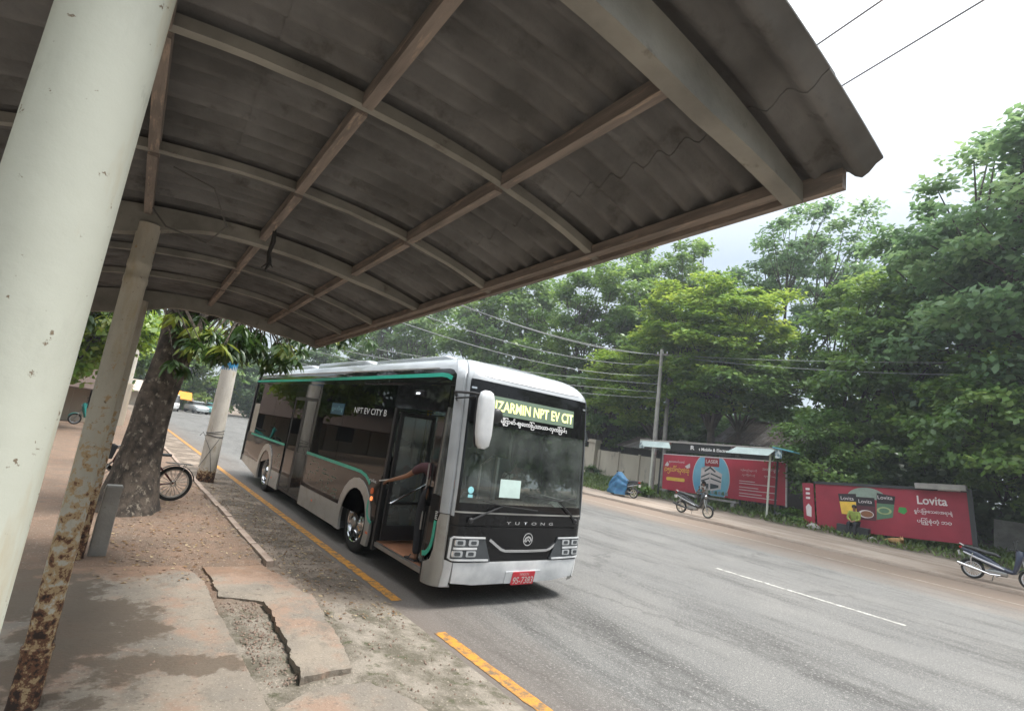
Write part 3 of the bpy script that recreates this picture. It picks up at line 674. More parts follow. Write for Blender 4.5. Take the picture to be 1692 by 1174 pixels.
    hb = MB(); hb.ell(h+hd*.03-f*.018, (.094, .105, .092), 16, 10, M=Mx)
    if hair_long: hb.ell(h-f*.06-hd*.04, (.09, .06, .13), 14, 8, M=Mx); hb.ell(h-f*.10-hd*.02, (.045, .045, .05), 12, 8, M=Mx)
    hb.obj('hair', M_hair, t, local=True)
    if cap: c = MB(); c.ell(h+hd*.055-f*.01, (.104, .115, .08), 16, 8, M=Mx); c.ell(h+hd*.05+f*.10, (.07, .07, .012), 12, 6, M=Mx); c.obj('cap', cap, t, local=True)
    k = .014
    Js = {n: (J[n][0], tuple(a+k+.008 for a in (J[n][1] if isinstance(J[n][1], tuple) else (J[n][1],)*2))) for n in ('pelvis', 'belly', 'chest')}
    Js['collar'] = (p['neck']-up*.03, .075); Bs = [('pelvis', 'belly'), ('belly', 'chest'), ('chest', 'collar')]
    for s in 'lr':
        Js['sh'+s] = (J['sh'+s][0], .056+k+.006); e_ = p['sh'+s].lerp(p['el'+s], 1. if sleeves == 'long' else .62); Js['el'+s] = (e_, .052 if sleeves == 'long' else .06); Bs += [('chest', 'sh'+s), ('sh'+s, 'el'+s)]
        if sleeves == 'long': Js['cf'+s] = (p['wr'+s], .04); Bs += [('el'+s, 'cf'+s)]
    skin_mesh('shirt', Js, Bs, shirt, t, 'chest')
    if vest:
        Jv = {n: (J[n][0], tuple(a+k+.022 for a in J[n][1])) for n in ('belly', 'chest')}; Jv['collar'] = (p['neck']-up*.06, .09)
        skin_mesh('vest', Jv, [('belly', 'chest'), ('chest', 'collar')], vest, t, 'chest')
    Jp = {'pelvis': (p['pelvis'], (.165, .128))}; Bp = []
    for s in 'lr': Jp['hip'+s] = (p['hip'+s], .1); Jp['kn'+s] = (p['kn'+s], .074); Jp['an'+s] = (p['an'+s], .058); Bp += [('pelvis', 'hip'+s), ('hip'+s, 'kn'+s), ('kn'+s, 'an'+s)]
    skin_mesh('trousers', Jp, Bp, pants, t, 'pelvis')
    for s in 'lr':
        sm = MB(); fd = (p['toe'+s]-p['an'+s]); fd.z = 0; fd.normalize(); c = p['toe'+s]*.62+p['an'+s]*.38; c.z = min(p['toe'+s].z, p['an'+s].z)-.02
        sm.beam(c-fd*.13, c+fd*.13, .095, .02); sm.tube([c+fd*.03+V((0, 0, .0))+fd.cross(V((0, 0, 1)))*.045, c+fd*.05+V((0, 0, .05)), c+fd*.03-fd.cross(V((0, 0, 1)))*.045], .009, 6); sm.obj('sandal', M_dark, t, local=True)
    return t
def seated(lean=.1, seat=.45, knee=.42, hands='lap', spread=.12, shin=.0):
    z = seat+.10; P = dict(pelvis=(0, 0, z), neck=(0, lean, z+.50), head=(0, lean+.05, z+.66))
    for s, q in (('l', -1), ('r', 1)):
        P['hip'+s] = (q*.09, .05, z-.02); P['kn'+s] = (q*spread, .44, z-.01); P['an'+s] = (q*spread, .44+shin, .09); P['toe'+s] = (q*spread*1.1, .58+shin, .045)
        P['sh'+s] = (q*.175, lean, z+.44)
        if hands == 'lap': P['el'+s] = (q*.22, lean+.10, z+.18); P['wr'+s] = (q*.09, lean+.27, z+.11)
        elif hands == 'wheel': P['el'+s] = (q*.24, lean+.15, z+.20); P['wr'+s] = (q*.16, lean+.40, z+.26)
        elif hands == 'knees': P['el'+s] = (q*.2, lean+.18, z+.22); P['wr'+s] = (q*.11, lean+.34, z+.12)
    return P

# ------------------------------------------------------------------ the bus
BW, BL = 2.45, 12.15
RC = .2
def lean_(z):
    y = 0 if z < 1.1 else .13*((z-1.1)/1.8)**1.5
    if z < .6: y += .05*((.6-z)/.35)**2
    if z > 2.9: y += .62*(1-math.sqrt(max(0, 1-((z-2.9)/.352)**2)))
    return y
def tin(z):
    if z <= 2.86: return .012*max(0, z-1.3)
    return .0187+.34*(1-math.sqrt(max(0, 1-((z-2.86)/.392)**2)))
def cin(d): return 0 if d > RC else RC-math.sqrt(max(0, RC*RC-(RC-d)**2))
def fl(y, z, d): return (tin(z)+cin(y-lean_(z))+(cin(BL-y)*.6 if y > BL-RC else 0)-d, y, z)
def fr(y, z, d): return (BW-(tin(z)+cin(y-lean_(z))+(cin(BL-y)*.6 if y > BL-RC else 0))+d, y, z)
def ff(x, z, d):
    t = tin(z); e = min(x-t, BW-t-x)
    if e < 0: e = 0
    return (x, lean_(z)+cin(e)-.035*(1-((x-BW/2)/1.2)**2)-d, z)
def frb(x, z, d): return (x, BL-.02+.03*(1-((x-BW/2)/1.2)**2)+d-(.25*max(0, (z-2.86))/.4), z)
M_tglass = glass('tinted_glass', (.55, .62, .60), .9, .0)
BUS = thing('bus', 'silver and black electric city bus stopped at the kerb with its front door open', 'bus')
def bp(name, polys, f, th, m, **k): return patch(name, polys, f, th, m, BUS, **k)
CA = [.06, .08, .1, .13, .16, .2, .26, .34, .45]; CZ_ = [1.3, 1.6, 1.9, 2.2, 2.5, 2.7, 2.86, 2.92, 2.97, 3.02, 3.07, 3.12, 3.16, 3.2, 3.23]
E_ = lambda z: lean_(z)+.0586      # front limit of side panels
def arch(yc, z0, r, zc=.47): 
    a = math.degrees(math.asin((z0-zc)/r)); return arc((yc, zc), r, 180-a, a)
def bus_side(f, left):
    # y to the rear; panels named by kind
    FW, RW = 2.88, 9.1
    for yc, y0, y1 in ((FW, 2.04, 5.86 if left else 7.0), (RW, 7.62 if left else 7.02, 12.1)):
        bp('lower_panel', [[(y0, .64)]+arch(yc, .64, .735)+[(y1, .64), (y1, 1.285), (y0, 1.285)]], f, .03, M_gloss)
        o = arch(yc, .25, .735); i = arch(yc, .25, .565)[::-1]
        bp('wheel_arch', [o[k:k+2]+i[len(i)-2-k:len(i)-k] for k in range(len(o)-1)], f, .045, M_silver, ang=50)
        w = MB(); n = 20; a0 = -20
        for k in range(n):
            a, b = R_(a0+(220)*k/n), R_(a0+220*(k+1)/n)
            P = [f(yc+.575*math.cos(a), .47+.575*math.sin(a), 0), f(yc+.575*math.cos(b), .47+.575*math.sin(b), 0)]
            Q = [f(yc+.575*math.cos(a), .47+.575*math.sin(a), -.55), f(yc+.575*math.cos(b), .47+.575*math.sin(b), -.55)]
            w.add(P+Q[::-1], [(0, 1, 2, 3)])
        w.obj('wheel_housing', M_dark, BUS)
    sk = [(FW+.74, 5.86 if left else 6.99), (7.62 if left else 7.01, RW-.74)]
    for a, b in sk: bp('skirt_panel', [rect(a, .25, b, .635)], f, .03, M_silver)
    bp('skirt_panel', [[(RW+.74, .27), (12.1, .47), (12.1, .635), (RW+.74, .635)]], f, .03, M_silver)
    # window line and glazing
    gs = [(2.04, 4.2), (4.215, 5.86), (7.62, 9.3), (9.315, 11.0), (11.015, 12.1)] if left else [(2.0, 3.9), (3.92, 5.6), (5.62, 7.3), (7.32, 9.0), (9.02, 10.6), (10.62, 12.1)]
    for a, b in gs: bp('side_window', [rect(a, 1.345, b, 2.80)], f, .01, M_sglass if left else M_tglass, off=.004)
    for a in [2.04, 4.2, 5.84, 7.64, 9.3, 11.0, 12.06]: bp('window_pillar', [rect(a-.035, 1.33, a+.035, 2.80)], f, .05, M_dark, off=-.05)
    top = [(E_(2.86)+.10, 2.805), (12.1, 2.805), (12.1, 3.05)] + [(E_(3.05)+.10+.25*(1-math.sin(a)), 2.86+.19*math.cos(a)) for a in [R_(q) for q in (0, 20, 40, 60, 80)]]
    top = [(.26, 2.805), (12.1, 2.805), (12.1, 3.045), (.62, 3.045), (.47, 3.02), (.36, 2.97), (.29, 2.90)]
    bp('cant_panel', [top], f, .02, M_gloss, ca=CA, cb=[2.86, 2.9, 2.95, 3.0])
    bp('green_stripe', strip([(12.05, 2.875), (6.3, 2.895)], .055)+strip([(6.3, 2.9), (1.0, 2.95), (.72, 2.955), (.56, 2.94), (.42, 2.90)], .06), f, .004, M_green, off=.027, ca=CA)
    bp('roof_edge', [rect(.9, 3.05, 12.1, 3.248)], f, .02, M_roofw, cb=CZ_)
bus_side(fl, True); bus_side(fr, False)
# green waist stripe, left side
bp('green_stripe', strip([(11.2, 1.315), (7.64, 1.315)], .05), fl, .006, M_green, off=.03)
bp('green_stripe', strip([(5.86, 1.315), (3.2, 1.315)], .055)+strip([(3.2, 1.315), (2.85, 1.31), (2.62, 1.27), (2.48, 1.21), (2.42, 1.17)], .05), fl, .006, M_green, off=.031)
bp('green_stripe', strip([(2.33, .93), (2.32, .78), (2.28, .70), (2.2, .64), (2.10, .62)], .04), fl, .006, M_green, off=.046)
bp('belt_rail', [rect(5.86, 1.285, 2.04, 1.345)], fl, .026, M_gloss)
bp('belt_rail', [rect(7.62, 1.285, 12.1, 1.345)], fl, .026, M_gloss)
bp('belt_rail', [rect(2.0, 1.285, 12.1, 1.345)], fr, .026, M_gloss)
# rear wall
bp('rear_panel', [rect(.1, .45, 2.35, 3.2)], frb, .02, M_silver, cb=CZ_)
for x0, x1, f in ((0, 0, fl), (0, 0, fr)): bp('rear_corner', [rect(12.02, .46, 12.15, 3.20)], f, .02, M_silver, cb=CZ_, ca=[12.06, 12.1, 12.13], off=.012)
# middle door (closed, two leaves)
for a, b in ((5.90, 6.73), (6.75, 7.58)):
    d = patch('middle_door_leaf', ring(a, .29, b, 2.48, .07), fl, .03, M_blackp, BUS, off=-.02)
    patch('door_pane', [rect(a+.07, .36, b-.07, 2.41)], fl, .008, M_sglass, d, off=-.005)
    patch('kick_panel', [rect(a+.07, .36, b-.07, 1.25)], fl, .006, M_gloss, d, off=.004)
bp('door_header', [rect(5.86, 2.485, 7.62, 2.80)], fl, .03, M_gloss, off=-.01)
bp('door_handrail', strip([(6.62, 1.1), (6.62, 2.0)], .025), fl, .02, M_steel, off=-.06)
# front door frame and header
bp('door_header', [[(.42, 2.43), (2.04, 2.43), (2.04, 2.80), (.42, 2.80)]], fl, .03, M_gloss, ca=CA)
bp('door_post', [rect(1.96, .25, 2.035, 2.43)], fl, .05, M_blackp, off=-.03)
bp('door_post', [rect(.40, .25, .47, 2.43)], fl, .06, M_blackp, off=-.05, ca=CA)
# front quarter panel (black) with slit window, green J, white corner
qz = [.62, .8, 1.0, 1.2, 1.34]
bp('quarter_panel', [[(.40, .50), (.44, .50), (.44, 1.34), (.185, 1.34), (.17, 1.1), (.185, .75), (.24, .61), (.33, .53)]], fl, .02, M_gloss, ca=CA, cb=qz)
bp('quarter_panel', [[(.20, 2.50), (.44, 2.50), (.44, 2.80), (.24, 2.80)]], fl, .02, M_gloss, ca=CA, cb=CZ_)
bp('quarter_window', [[(.19, 1.345), (.40, 1.345), (.40, 2.495), (.22, 2.495)]], fl, .008, M_dglass, ca=CA, cb=CZ_)
bp('quarter_window_trim', strip([(.395, 1.35), (.395, 2.5)], .03), fl, .02, M_steel, ca=CA, cb=CZ_, off=.003)
bp('green_stripe', strip([(.245, 1.03), (.25, .82), (.27, .72), (.31, .65), (.37, .60), (.46, .58)], .062), fl, .005, M_green, off=.027, ca=CA, cb=qz)
for k in range(5): bp('side_label', [rect(.215+.012*(k % 2), 1.05+.022*k, .275, 1.06+.022*k)], fl, .002, M_lettw, off=.027, ca=CA)
for f in (fl, fr):
    P = [(E_(z), z) for z in (.27, .4, .6, .8, 1.0, 1.2, 1.5, 1.8, 2.1, 2.4, 2.7, 2.86, 2.93, 3.0, 3.06)]
    bp('corner_pillar', [[(E_(z0)-.001, z0), (E_(z0)+.115, z0), (E_(z1)+.115, z1), (E_(z1)-.001, z1)] for z0, z1 in zip([1.15, 1.5, 1.8, 2.1, 2.4, 2.7, 2.86, 2.93, 3.0, 3.06, 3.12, 3.17, 3.21], [1.5, 1.8, 2.1, 2.4, 2.7, 2.86, 2.93, 3.0, 3.06, 3.12, 3.17, 3.21, 3.246])], f, .03, M_roofw, ca=CA, off=.004)
bp('corner_panel', [[(.04, .26), (.40, .24), (.40, .49), (.32, .52), (.235, .60), (.18, .74), (.165, 1.14), (.0586, 1.14)]], fl, .028, M_silver, ca=CA, cb=[.4, .5, .6, .8, 1.])
bp('corner_panel', [[(.04, .26), (2.04, .24), (2.04, .635), (.45, .635), (.2, .74), (.165, 1.14), (.0586, 1.14)]], fr, .028, M_silver, ca=CA, cb=[.4, .5, .6, .8, 1.])
XL = lambda z: float(np.interp(z, [1.1, 2.86, 2.925, 3.02, 3.12, 3.2, 3.246], [.082, .105, .112, .165, .225, .305, .43]))
zs = [1.14, 1.5, 1.9, 2.3, 2.6, 2.8, 2.88, 2.93, 2.98, 3.03, 3.08, 3.13, 3.17, 3.2, 3.225, 3.246]
for X in (lambda x: x, lambda x: BW-x):
    bp('corner_pillar', [[(X(tin(a)+.0575), a), (X(XL(a)), a), (X(XL(b)), b), (X(tin(b)+.0575), b)] for a, b in zip(zs, zs[1:])], ff, .032, M_roofw, off=.004)
# cant area over the door up to the roof at the front
bp('roof_edge', [[(.9, 3.05), (.9, 3.248), (E_(3.246)+.1, 3.248), (E_(3.2)+.1, 3.2), (E_(3.12)+.1, 3.12), (E_(3.0)+.1, 3.0), (E_(2.9)+.11, 2.9), (E_(2.86)+.11, 2.81), (.27, 2.81), (.3, 2.90), (.37, 2.975), (.48, 3.03), (.62, 3.05)]], fl, .02, M_roofw, ca=CA+[.55, .7], cb=CZ_)
bp('roof_edge', [[(.9, 3.05), (.9, 3.248), (E_(3.246)+.1, 3.248), (E_(3.2)+.1, 3.2), (E_(3.12)+.1, 3.12), (E_(3.0)+.1, 3.0), (E_(2.9)+.11, 2.9), (E_(2.86)+.11, 2.81), (.27, 2.81), (.3, 2.90), (.37, 2.975), (.48, 3.03), (.62, 3.05)]], fr, .02, M_roofw, ca=CA+[.55, .7], cb=CZ_)
# right side driver window
bp('driver_window', [[(.36, 1.35), (1.98, 1.35), (1.98, 2.5), (.36, 2.5)]], fr, .008, M_clear, ca=CA)
bp('side_panel', [rect(.2, .66, 2.0, 1.34)], fr, .02, M_gloss, ca=CA)
bp('side_panel', [rect(.2, 2.505, 2.0, 2.8)], fr, .02, M_gloss, ca=CA)
bp('side_panel', [rect(.2, 1.345, .355, 2.5)], fr, .02, M_gloss, ca=CA)
bp('window_frame', ring(1.1, 1.36, 1.97, 2.49, .035), fr, .02, M_dark, off=-.02)
# roof
def roof():
    ys = [.66, .69, .75, .9, 1.2, 3, 6, 9, 11.6, 12.1]; mb = MB(); secs = []
    for y in ys:
        w = .38 if y > .9 else .38+.5*((.9-y)/.24)**2*.25; r = []
        for k in range(13):
            x = w+(BW-2*w)*k/12; r.append((x, y, 3.245+.03*(1-((x-BW/2)/(BW/2-w+.001))**2)))
        for k in range(12, -1, -1): r.append((w+(BW-2*w)*k/12, y, 3.18))
        secs.append(r)
    mb.loft(secs); mb.obj('roof', M_roofw, BUS, ang=50)
    for y0, y1, h in ((1.5, 4.6, .10), (4.9, 8.3, .14), (8.6, 11.5, .12)):
        mb = MB(); mb.loft([rsec((BW/2, y, 3.26+h/2), 1.35*s, (h+.1)*s2, 'y', 20, 6) for y, s, s2 in ((y0, .8, .3), (y0+.2, 1, 1), (y1-.2, 1, 1), (y1, .8, .3))]); mb.obj('roof_pod', M_roofw, BUS, ang=50)
roof()
dome = [(.42, 3.246), (.3, 3.2), (.22, 3.12), (.16, 3.02), (.10, 2.925), (.30, 2.925), (.7, 2.925), (1.225, 2.925), (1.75, 2.925), (2.15, 2.925), (2.35, 2.925), (2.29, 3.02), (2.23, 3.12), (2.15, 3.2), (2.03, 3.246)]
XG = list(np.linspace(.1, 2.35, 19))
bp('front_dome', [dome], ff, .03, M_roofw, ca=XG, cb=CZ_)
bp('dome_recess', [[(.5, 3.17), (.36, 3.1), (.30, 3.0), (.55, 2.985), (1.225, 2.98), (1.9, 2.985), (2.15, 3.0), (2.09, 3.1), (1.95, 3.17)]], ff, .008, M_white, ca=XG, cb=CZ_, off=.03)
# front: header, windscreen, nose
FG = [.08, .1, .13, .17, .22]+list(np.linspace(.3, 2.15, 12))+[2.23, 2.28, 2.32, 2.35, 2.37]
bp('header_panel', [[(.085, 2.34), (2.365, 2.34), (2.345, 2.915), (.105, 2.915)]], ff, .02, M_gloss, ca=FG, cb=CZ_)
bp('windscreen', [[(.13, 1.31), (2.33, 1.31), (2.325, 2.345), (.135, 2.345)]], ff, .008, M_wglass, ca=FG, cb=[1.5, 1.7, 1.9, 2.1])
bp('windscreen_border', [[(.07, 1.21), (2.38, 1.21), (2.33, 1.31), (.13, 1.31)], [(.07, 1.21), (.13, 1.31), (.135, 2.345), (.085, 2.345)], [(2.38, 1.21), (2.365, 2.345), (2.325, 2.345), (2.33, 1.31)]], ff, .012, M_gloss, ca=FG, cb=[1.5, 1.7, 1.9, 2.1])
bp('bright_trim', [[(.06, 1.185), (2.39, 1.185), (2.39, 1.203), (.06, 1.203)]], ff, .022, M_silver, ca=FG, off=.004)
nose = [(.062, 1.18), (2.388, 1.18), (2.388, .585), (.062, .585)]
bp('nose_upper_panel', [[(.062, 1.18), (2.388, 1.18), (2.388, 1.03), (.062, 1.03)]], ff, .02, M_gloss, ca=FG)
bp('nose_panel', [[(.062, 1.02), (2.388, 1.02), (2.388, .585), (.062, .585)]], ff, .02, M_gloss, ca=FG, cb=[.8])
text('maker_lettering', 'Y  U  T  O  N  G', (.90, 1.055, 1.76, 1.095), ff, M_chrome, BUS, .024, bold=.01)
bp('chrome_v', strip([(.655, .86), (.86, .735), (.93, .715), (1.31, .71), (1.68, .715), (1.75, .735), (1.955, .86)], .035), ff, .015, M_chrome, off=.02, ca=FG)
lg = [[p for p in arc((1.31, .865), .088, a, a+15, 1)]+[p for p in arc((1.31, .865), .074, a, a+15, 1)][::-1] for a in range(0, 360, 15)]
bp('badge_ring', lg, ff, .014, M_chrome, off=.02)
bp('badge_swoosh', strip([(1.25, .835), (1.27, .88), (1.31, .90), (1.35, .885), (1.375, .845)], .028)+strip([(1.27, .83), (1.31, .865), (1.35, .83)], .02), ff, .014, M_chrome, off=.02)
# headlights (two units), each four lamps in chrome rings
M_lens = mat('lamp_lens', (.62, .65, .68), .06, .6, coat=1.)
M_hlin = mat('headlamp_housing', (.10, .11, .12), .25, .5)
def headlight(sx):
    X = (lambda x: x) if sx < 0 else (lambda x: BW-x)
    P = [(.068, .62), (.09, .60), (.70, .592), (.57, .885), (.10, .895), (.07, .87)]
    h = patch('headlight', [[(X(a), b) for a, b in P]], ff, .02, M_hlin, BUS, off=.02, ca=FG)
    segs = [[(.57, .884), (.11, .888), (.085, .865), (.083, .63), (.11, .612), (.66, .604)], [(.12, .75), (.46, .75)]]
    for s in segs[:1]: patch('light_strip', strip([(X(a), b) for a, b in s], .022), ff, .012, M_white, h, off=.04, ca=FG)
    patch('light_strip', strip([(X(a), b) for a, b in segs[1]], .026), ff, .012, M_white, h, off=.04, ca=FG)
    for a, b in ((.20, .822), (.40, .822), (.18, .685), (.38, .685)):
        patch('lamp', [[(X(u), v) for u, v in rrect(a-.075, b-.038, a+.075, b+.038, .02)]], ff, .012, M_lens, h, off=.04)
        patch('lamp_core', [[(X(u), v) for u, v in rrect(a-.04, b-.022, a+.04, b+.022, .015)]], ff, .005, M_hlin, h, off=.052)
headlight(-1); headlight(1)
bp('bumper', [[(.15, .575), (2.30, .575), (2.28, .33), (1.9, .285), (.5, .285), (.17, .32)]], ff, .045, M_white, ca=FG, cb=[.3, .34, .4, .46, .52], off=-.01)
bp('bumper_corner', [[(.0586, .26), (.143, .28), (.143, .575), (.0586, .60)]], ff, .045, M_white, ca=FG, cb=[.4, .5], off=-.012)
bp('bumper_corner', [[(2.39, .28), (2.307, .33), (2.307, .575), (2.39, .60)]], ff, .045, M_white, ca=FG, cb=[.4, .5], off=-.012)
bp('bumper_lip', [[(.17, .325), (2.28, .335), (1.9, .27), (.5, .265)]], ff, .02, M_dark, ca=FG, off=-.03)
bp('plate_holder', [rrect(1.0, .285, 1.62, .445, .015)], ff, .012, M_white, ca=[1.2, 1.4], off=.036)
M_plate = mat('red_plate', (.72, .05, .07), .45)
pl = bp('number_plate', [rrect(1.115, .262, 1.515, .438, .012)], ff, .008, M_plate, ca=[1.2, 1.4], off=.05)
text('plate_lettering', '9S-7383', (1.135, .275, 1.495, .372), ff, M_lettp, pl, .0595, bold=.012)
text('plate_lettering', 'YANGON', (1.23, .388, 1.40, .425), ff, M_lettp, pl, .0595)
# destination display and lettering
bp('display', [rrect(.47, 2.49, 2.03, 2.745, .01)], ff, .006, M_dispbg, ca=FG, off=.02)
text('display_lettering', 'IZARMIN NPT EV CIT', (.52, 2.545, 2.015, 2.69), ff, M_led, BUS, .027, bold=.018)
text('front_lettering', 'မြို့တော်-ဈေးကြီး-သာယာ-လှကြီးဝန်း', (.63, 2.36, 1.90, 2.475), ff, M_lettw, BUS, .022, bold=.03)
for x in (.16, 2.27): bp('marker_lamp', [rrect(x-.035, 2.79, x+.035, 2.815, .008)], ff, .012, M_lens, off=.02)
text('side_lettering', 'NPT EV CITY B', (0, 0, 1, 1), lambda a, b, d: fl(3.72-a*1.40, 2.275+b*.105, d), M_lettw, BUS, .016, shear=0)
bp('route_sign', [rrect(4.25, 2.2, 4.95, 2.42, .02)], fl, .006, mat('route_blue', (.02, .10, .16), .3), off=.016)
text('side_lettering', 'ရွှေသီးမှူ', (0, 0, 1, 1), lambda a, b, d: fl(4.9-a*.6, 2.25+b*.12, d), mat('route_pale', (.3, .55, .6), .5), BUS, .024)
text('side_lettering', 'furuika', (0, 0, 1, 1), lambda a, b, d: fl(2.55-a*.36, 1.215+b*.05, d), M_lettw, BUS, .034)
bp('filler_cap', [arc((2.28, 1.08), .05, 0, 340, 12)], fl, .012, M_ora, off=.03)
bp('side_lamp', [arc((2.26, .965), .035, 0, 340, 12)], fl, .015, emis('lamp_orange', (.9, .25, .08), .6), off=.03)
for y, z in ((2.2, .45), (5.0, .46), (8.2, .46)): bp('reflector', [rect(y-.04, z-.015, y+.04, z+.015)], fl, .006, M_ora, off=.046 if y < 3 else .031)
# dotted pattern of small grey marks on the lower panels
def marks():
    mb = MB(); r = random.Random(3)
    for y0, y1, z0, z1, n in ((3.9, 5.5, .74, 1.18, 46), (7.75, 8.3, .75, 1.1, 18), (3.75, 4.2, .7, .9, 8)):
        for k in range(n):
            y = r.uniform(y0, y1); z = z0+round(r.uniform(0, 1)*6)/6*(z1-z0); L = r.choice((.03, .05, .07))
            P = [fl(y, z, .0315), fl(y+L, z, .0315), fl(y+L, z+.022, .0315), fl(y, z+.022, .0315)]; mb.add(P, [(0, 1, 2, 3)])
    mb.obj('printed_pattern', mat('pattern_green', (.14, .22, .18), .5), BUS, smooth=False)
marks()
bp('door_camera', [rrect(1.14, 2.64, 1.34, 2.72, .02)], fl, .05, M_blackp, off=.03)
bp('camera_lamp', [rrect(1.17, 2.655, 1.28, 2.68, .008)], fl, .006, emis('cam_lamp', (.9, .95, 1), .9), off=.081)
# mirrors
def mirrors():
    mb = MB(); S_ = []
    for z, w, d, x in ((2.02, .10, .05, .24), (2.06, .19, .09, .25), (2.2, .245, .11, .24), (2.45, .26, .11, .225), (2.65, .25, .10, .215), (2.74, .19, .08, .21), (2.765, .09, .04, .21)):
        S_.append(rsec((x-.02, -.18, z), w, d, 'z', 18, 3))
    mb.loft(S_); a = mb.obj('wing_mirror', M_white, BUS, ang=60)
    mb = MB(); mb.loft([rsec((x-.035, -.125, z), w, .03, 'z', 18, 3) for z, w, x in ((2.03, .12, .24), (2.1, .2, .245), (2.4, .235, .225), (2.7, .2, .21), (2.74, .1, .21))]); mb.obj('mirror_back', M_blackp, a)
    mb = MB(); mb.tube([(.02, .28, 2.66), (-.12, .1, 2.70), (.02, -.1, 2.71), (.18, -.18, 2.70)], [.022, .02, .018, .02], 8); mb.tube([(.02, .26, 2.60), (-.1, .1, 2.62), (.05, -.1, 2.66)], .012, 8); mb.obj('mirror_arm', M_blackp, a)
    mb = MB(); mb.loft([rsec((BW+.12+dx, -.12, z), w, .1, 'z', 16, 3) for z, w, dx in ((2.1, .08, 0), (2.16, .17, 0), (2.4, .2, 0), (2.6, .18, 0), (2.66, .08, 0))]); mb.tube([(BW-.05, .1, 2.7), (BW+.1, -.05, 2.72), (BW+.12, -.12, 2.62)], .018, 8)
    mb = MB(); mb.ell((.42, -.14, 2.47), (.095, .05, .10), 20, 10); b = mb.obj('convex_mirror', M_blackp, BUS); mb = MB(); mb.tube([(.36, -.0, 2.62), (.40, -.08, 2.52)], .012, 6); mb.obj('mirror_stalk', M_blackp, b)
mirrors()
# wipers
for P in ([(.30, -.07, 1.10), (.52, -.085, 1.20), (.80, -.07, 1.30)], [(2.22, -.04, 1.12), (2.05, -.07, 1.24), (1.82, -.07, 1.40)]):
    mb = MB(); mb.tube(P, [.016, .012, .009], 8); mb.ell(P[0], (.04, .03, .04), 10, 6); a = mb.obj('wiper', M_blackp, BUS)
    e = Vector(P[2]); s = 1 if P[0][0] < 1 else -1
    mb = MB(); mb.tube([e+Vector((-.35*s, -.0, .055)), e+Vector((0, -.008, 0)), e+Vector((.62*s, .0, -.045 if s > 0 else .05))], .008, 6); mb.obj('wiper_blade', M_rubber, a)
# wheels
def wheel(x, y, s):
    r = .49; w = MB()
    pr = [(.315, -.13), (.37, -.145), (.44, -.14), (.475, -.12), (r, -.09), (r, .09), (.475, .12), (.44, .14), (.37, .145), (.315, .13)]
    w.lathe([(a, x+h) for a, h in pr], (0, y, .475), 'X', 48)
    t = w.obj('wheel', M_rubber, BUS, ang=30)
    m = MB(); f = x-s*.10
    m.lathe([(.325, x-s*.138), (.312, x-s*.15), (.298, x-s*.14), (.285, x-s*.07), (.27, x-s*.05), (.16, x-s*.11), (.14, x-s*.13), (.13, x-s*.15)], (0, y, .475), 'X', 40)
    m.lathe([(.292, x+s*.1), (.262, x-s*.02)], (0, y, .475), 'X', 40)
    m.obj('rim', M_chrome, t)
    m = MB(); m.lathe([(.085, x-s*.09), (.085, x-s*.17), (.06, x-s*.19), (.001, x-s*.19)], (0, y, .475), 'X', 24); m.obj('hub', M_steel, t)
    m = MB()
    for k in range(10):
        a = 2*PI*k/10; c = Vector((x-s*.075, y+.222*math.cos(a), .475+.222*math.sin(a))); m.lathe([(.001, -.0), (.036, -.0), (.036, -.03*s), (.001, -.03*s)], c, 'X', 12)
    m.obj('rim_hole', M_dark, t)
    m = MB()
    for k in range(10):
        a = 2*PI*(k+.5)/10; c = Vector((x-s*.12, y+.112*math.cos(a), .475+.112*math.sin(a))); m.lathe([(.014, 0), (.014, -.04*s), (.001, -.045*s)], c, 'X', 6)
    m.obj('wheel_nut', M_chrome, t)
for y in (2.88, 9.1): wheel(.18, y, 1); wheel(BW-.18, y, -1)
mf = MB(); mf.box((.12, 9.75, .42), (.25, .01, .34)); mf.obj('mudflap', M_rubber, BUS)
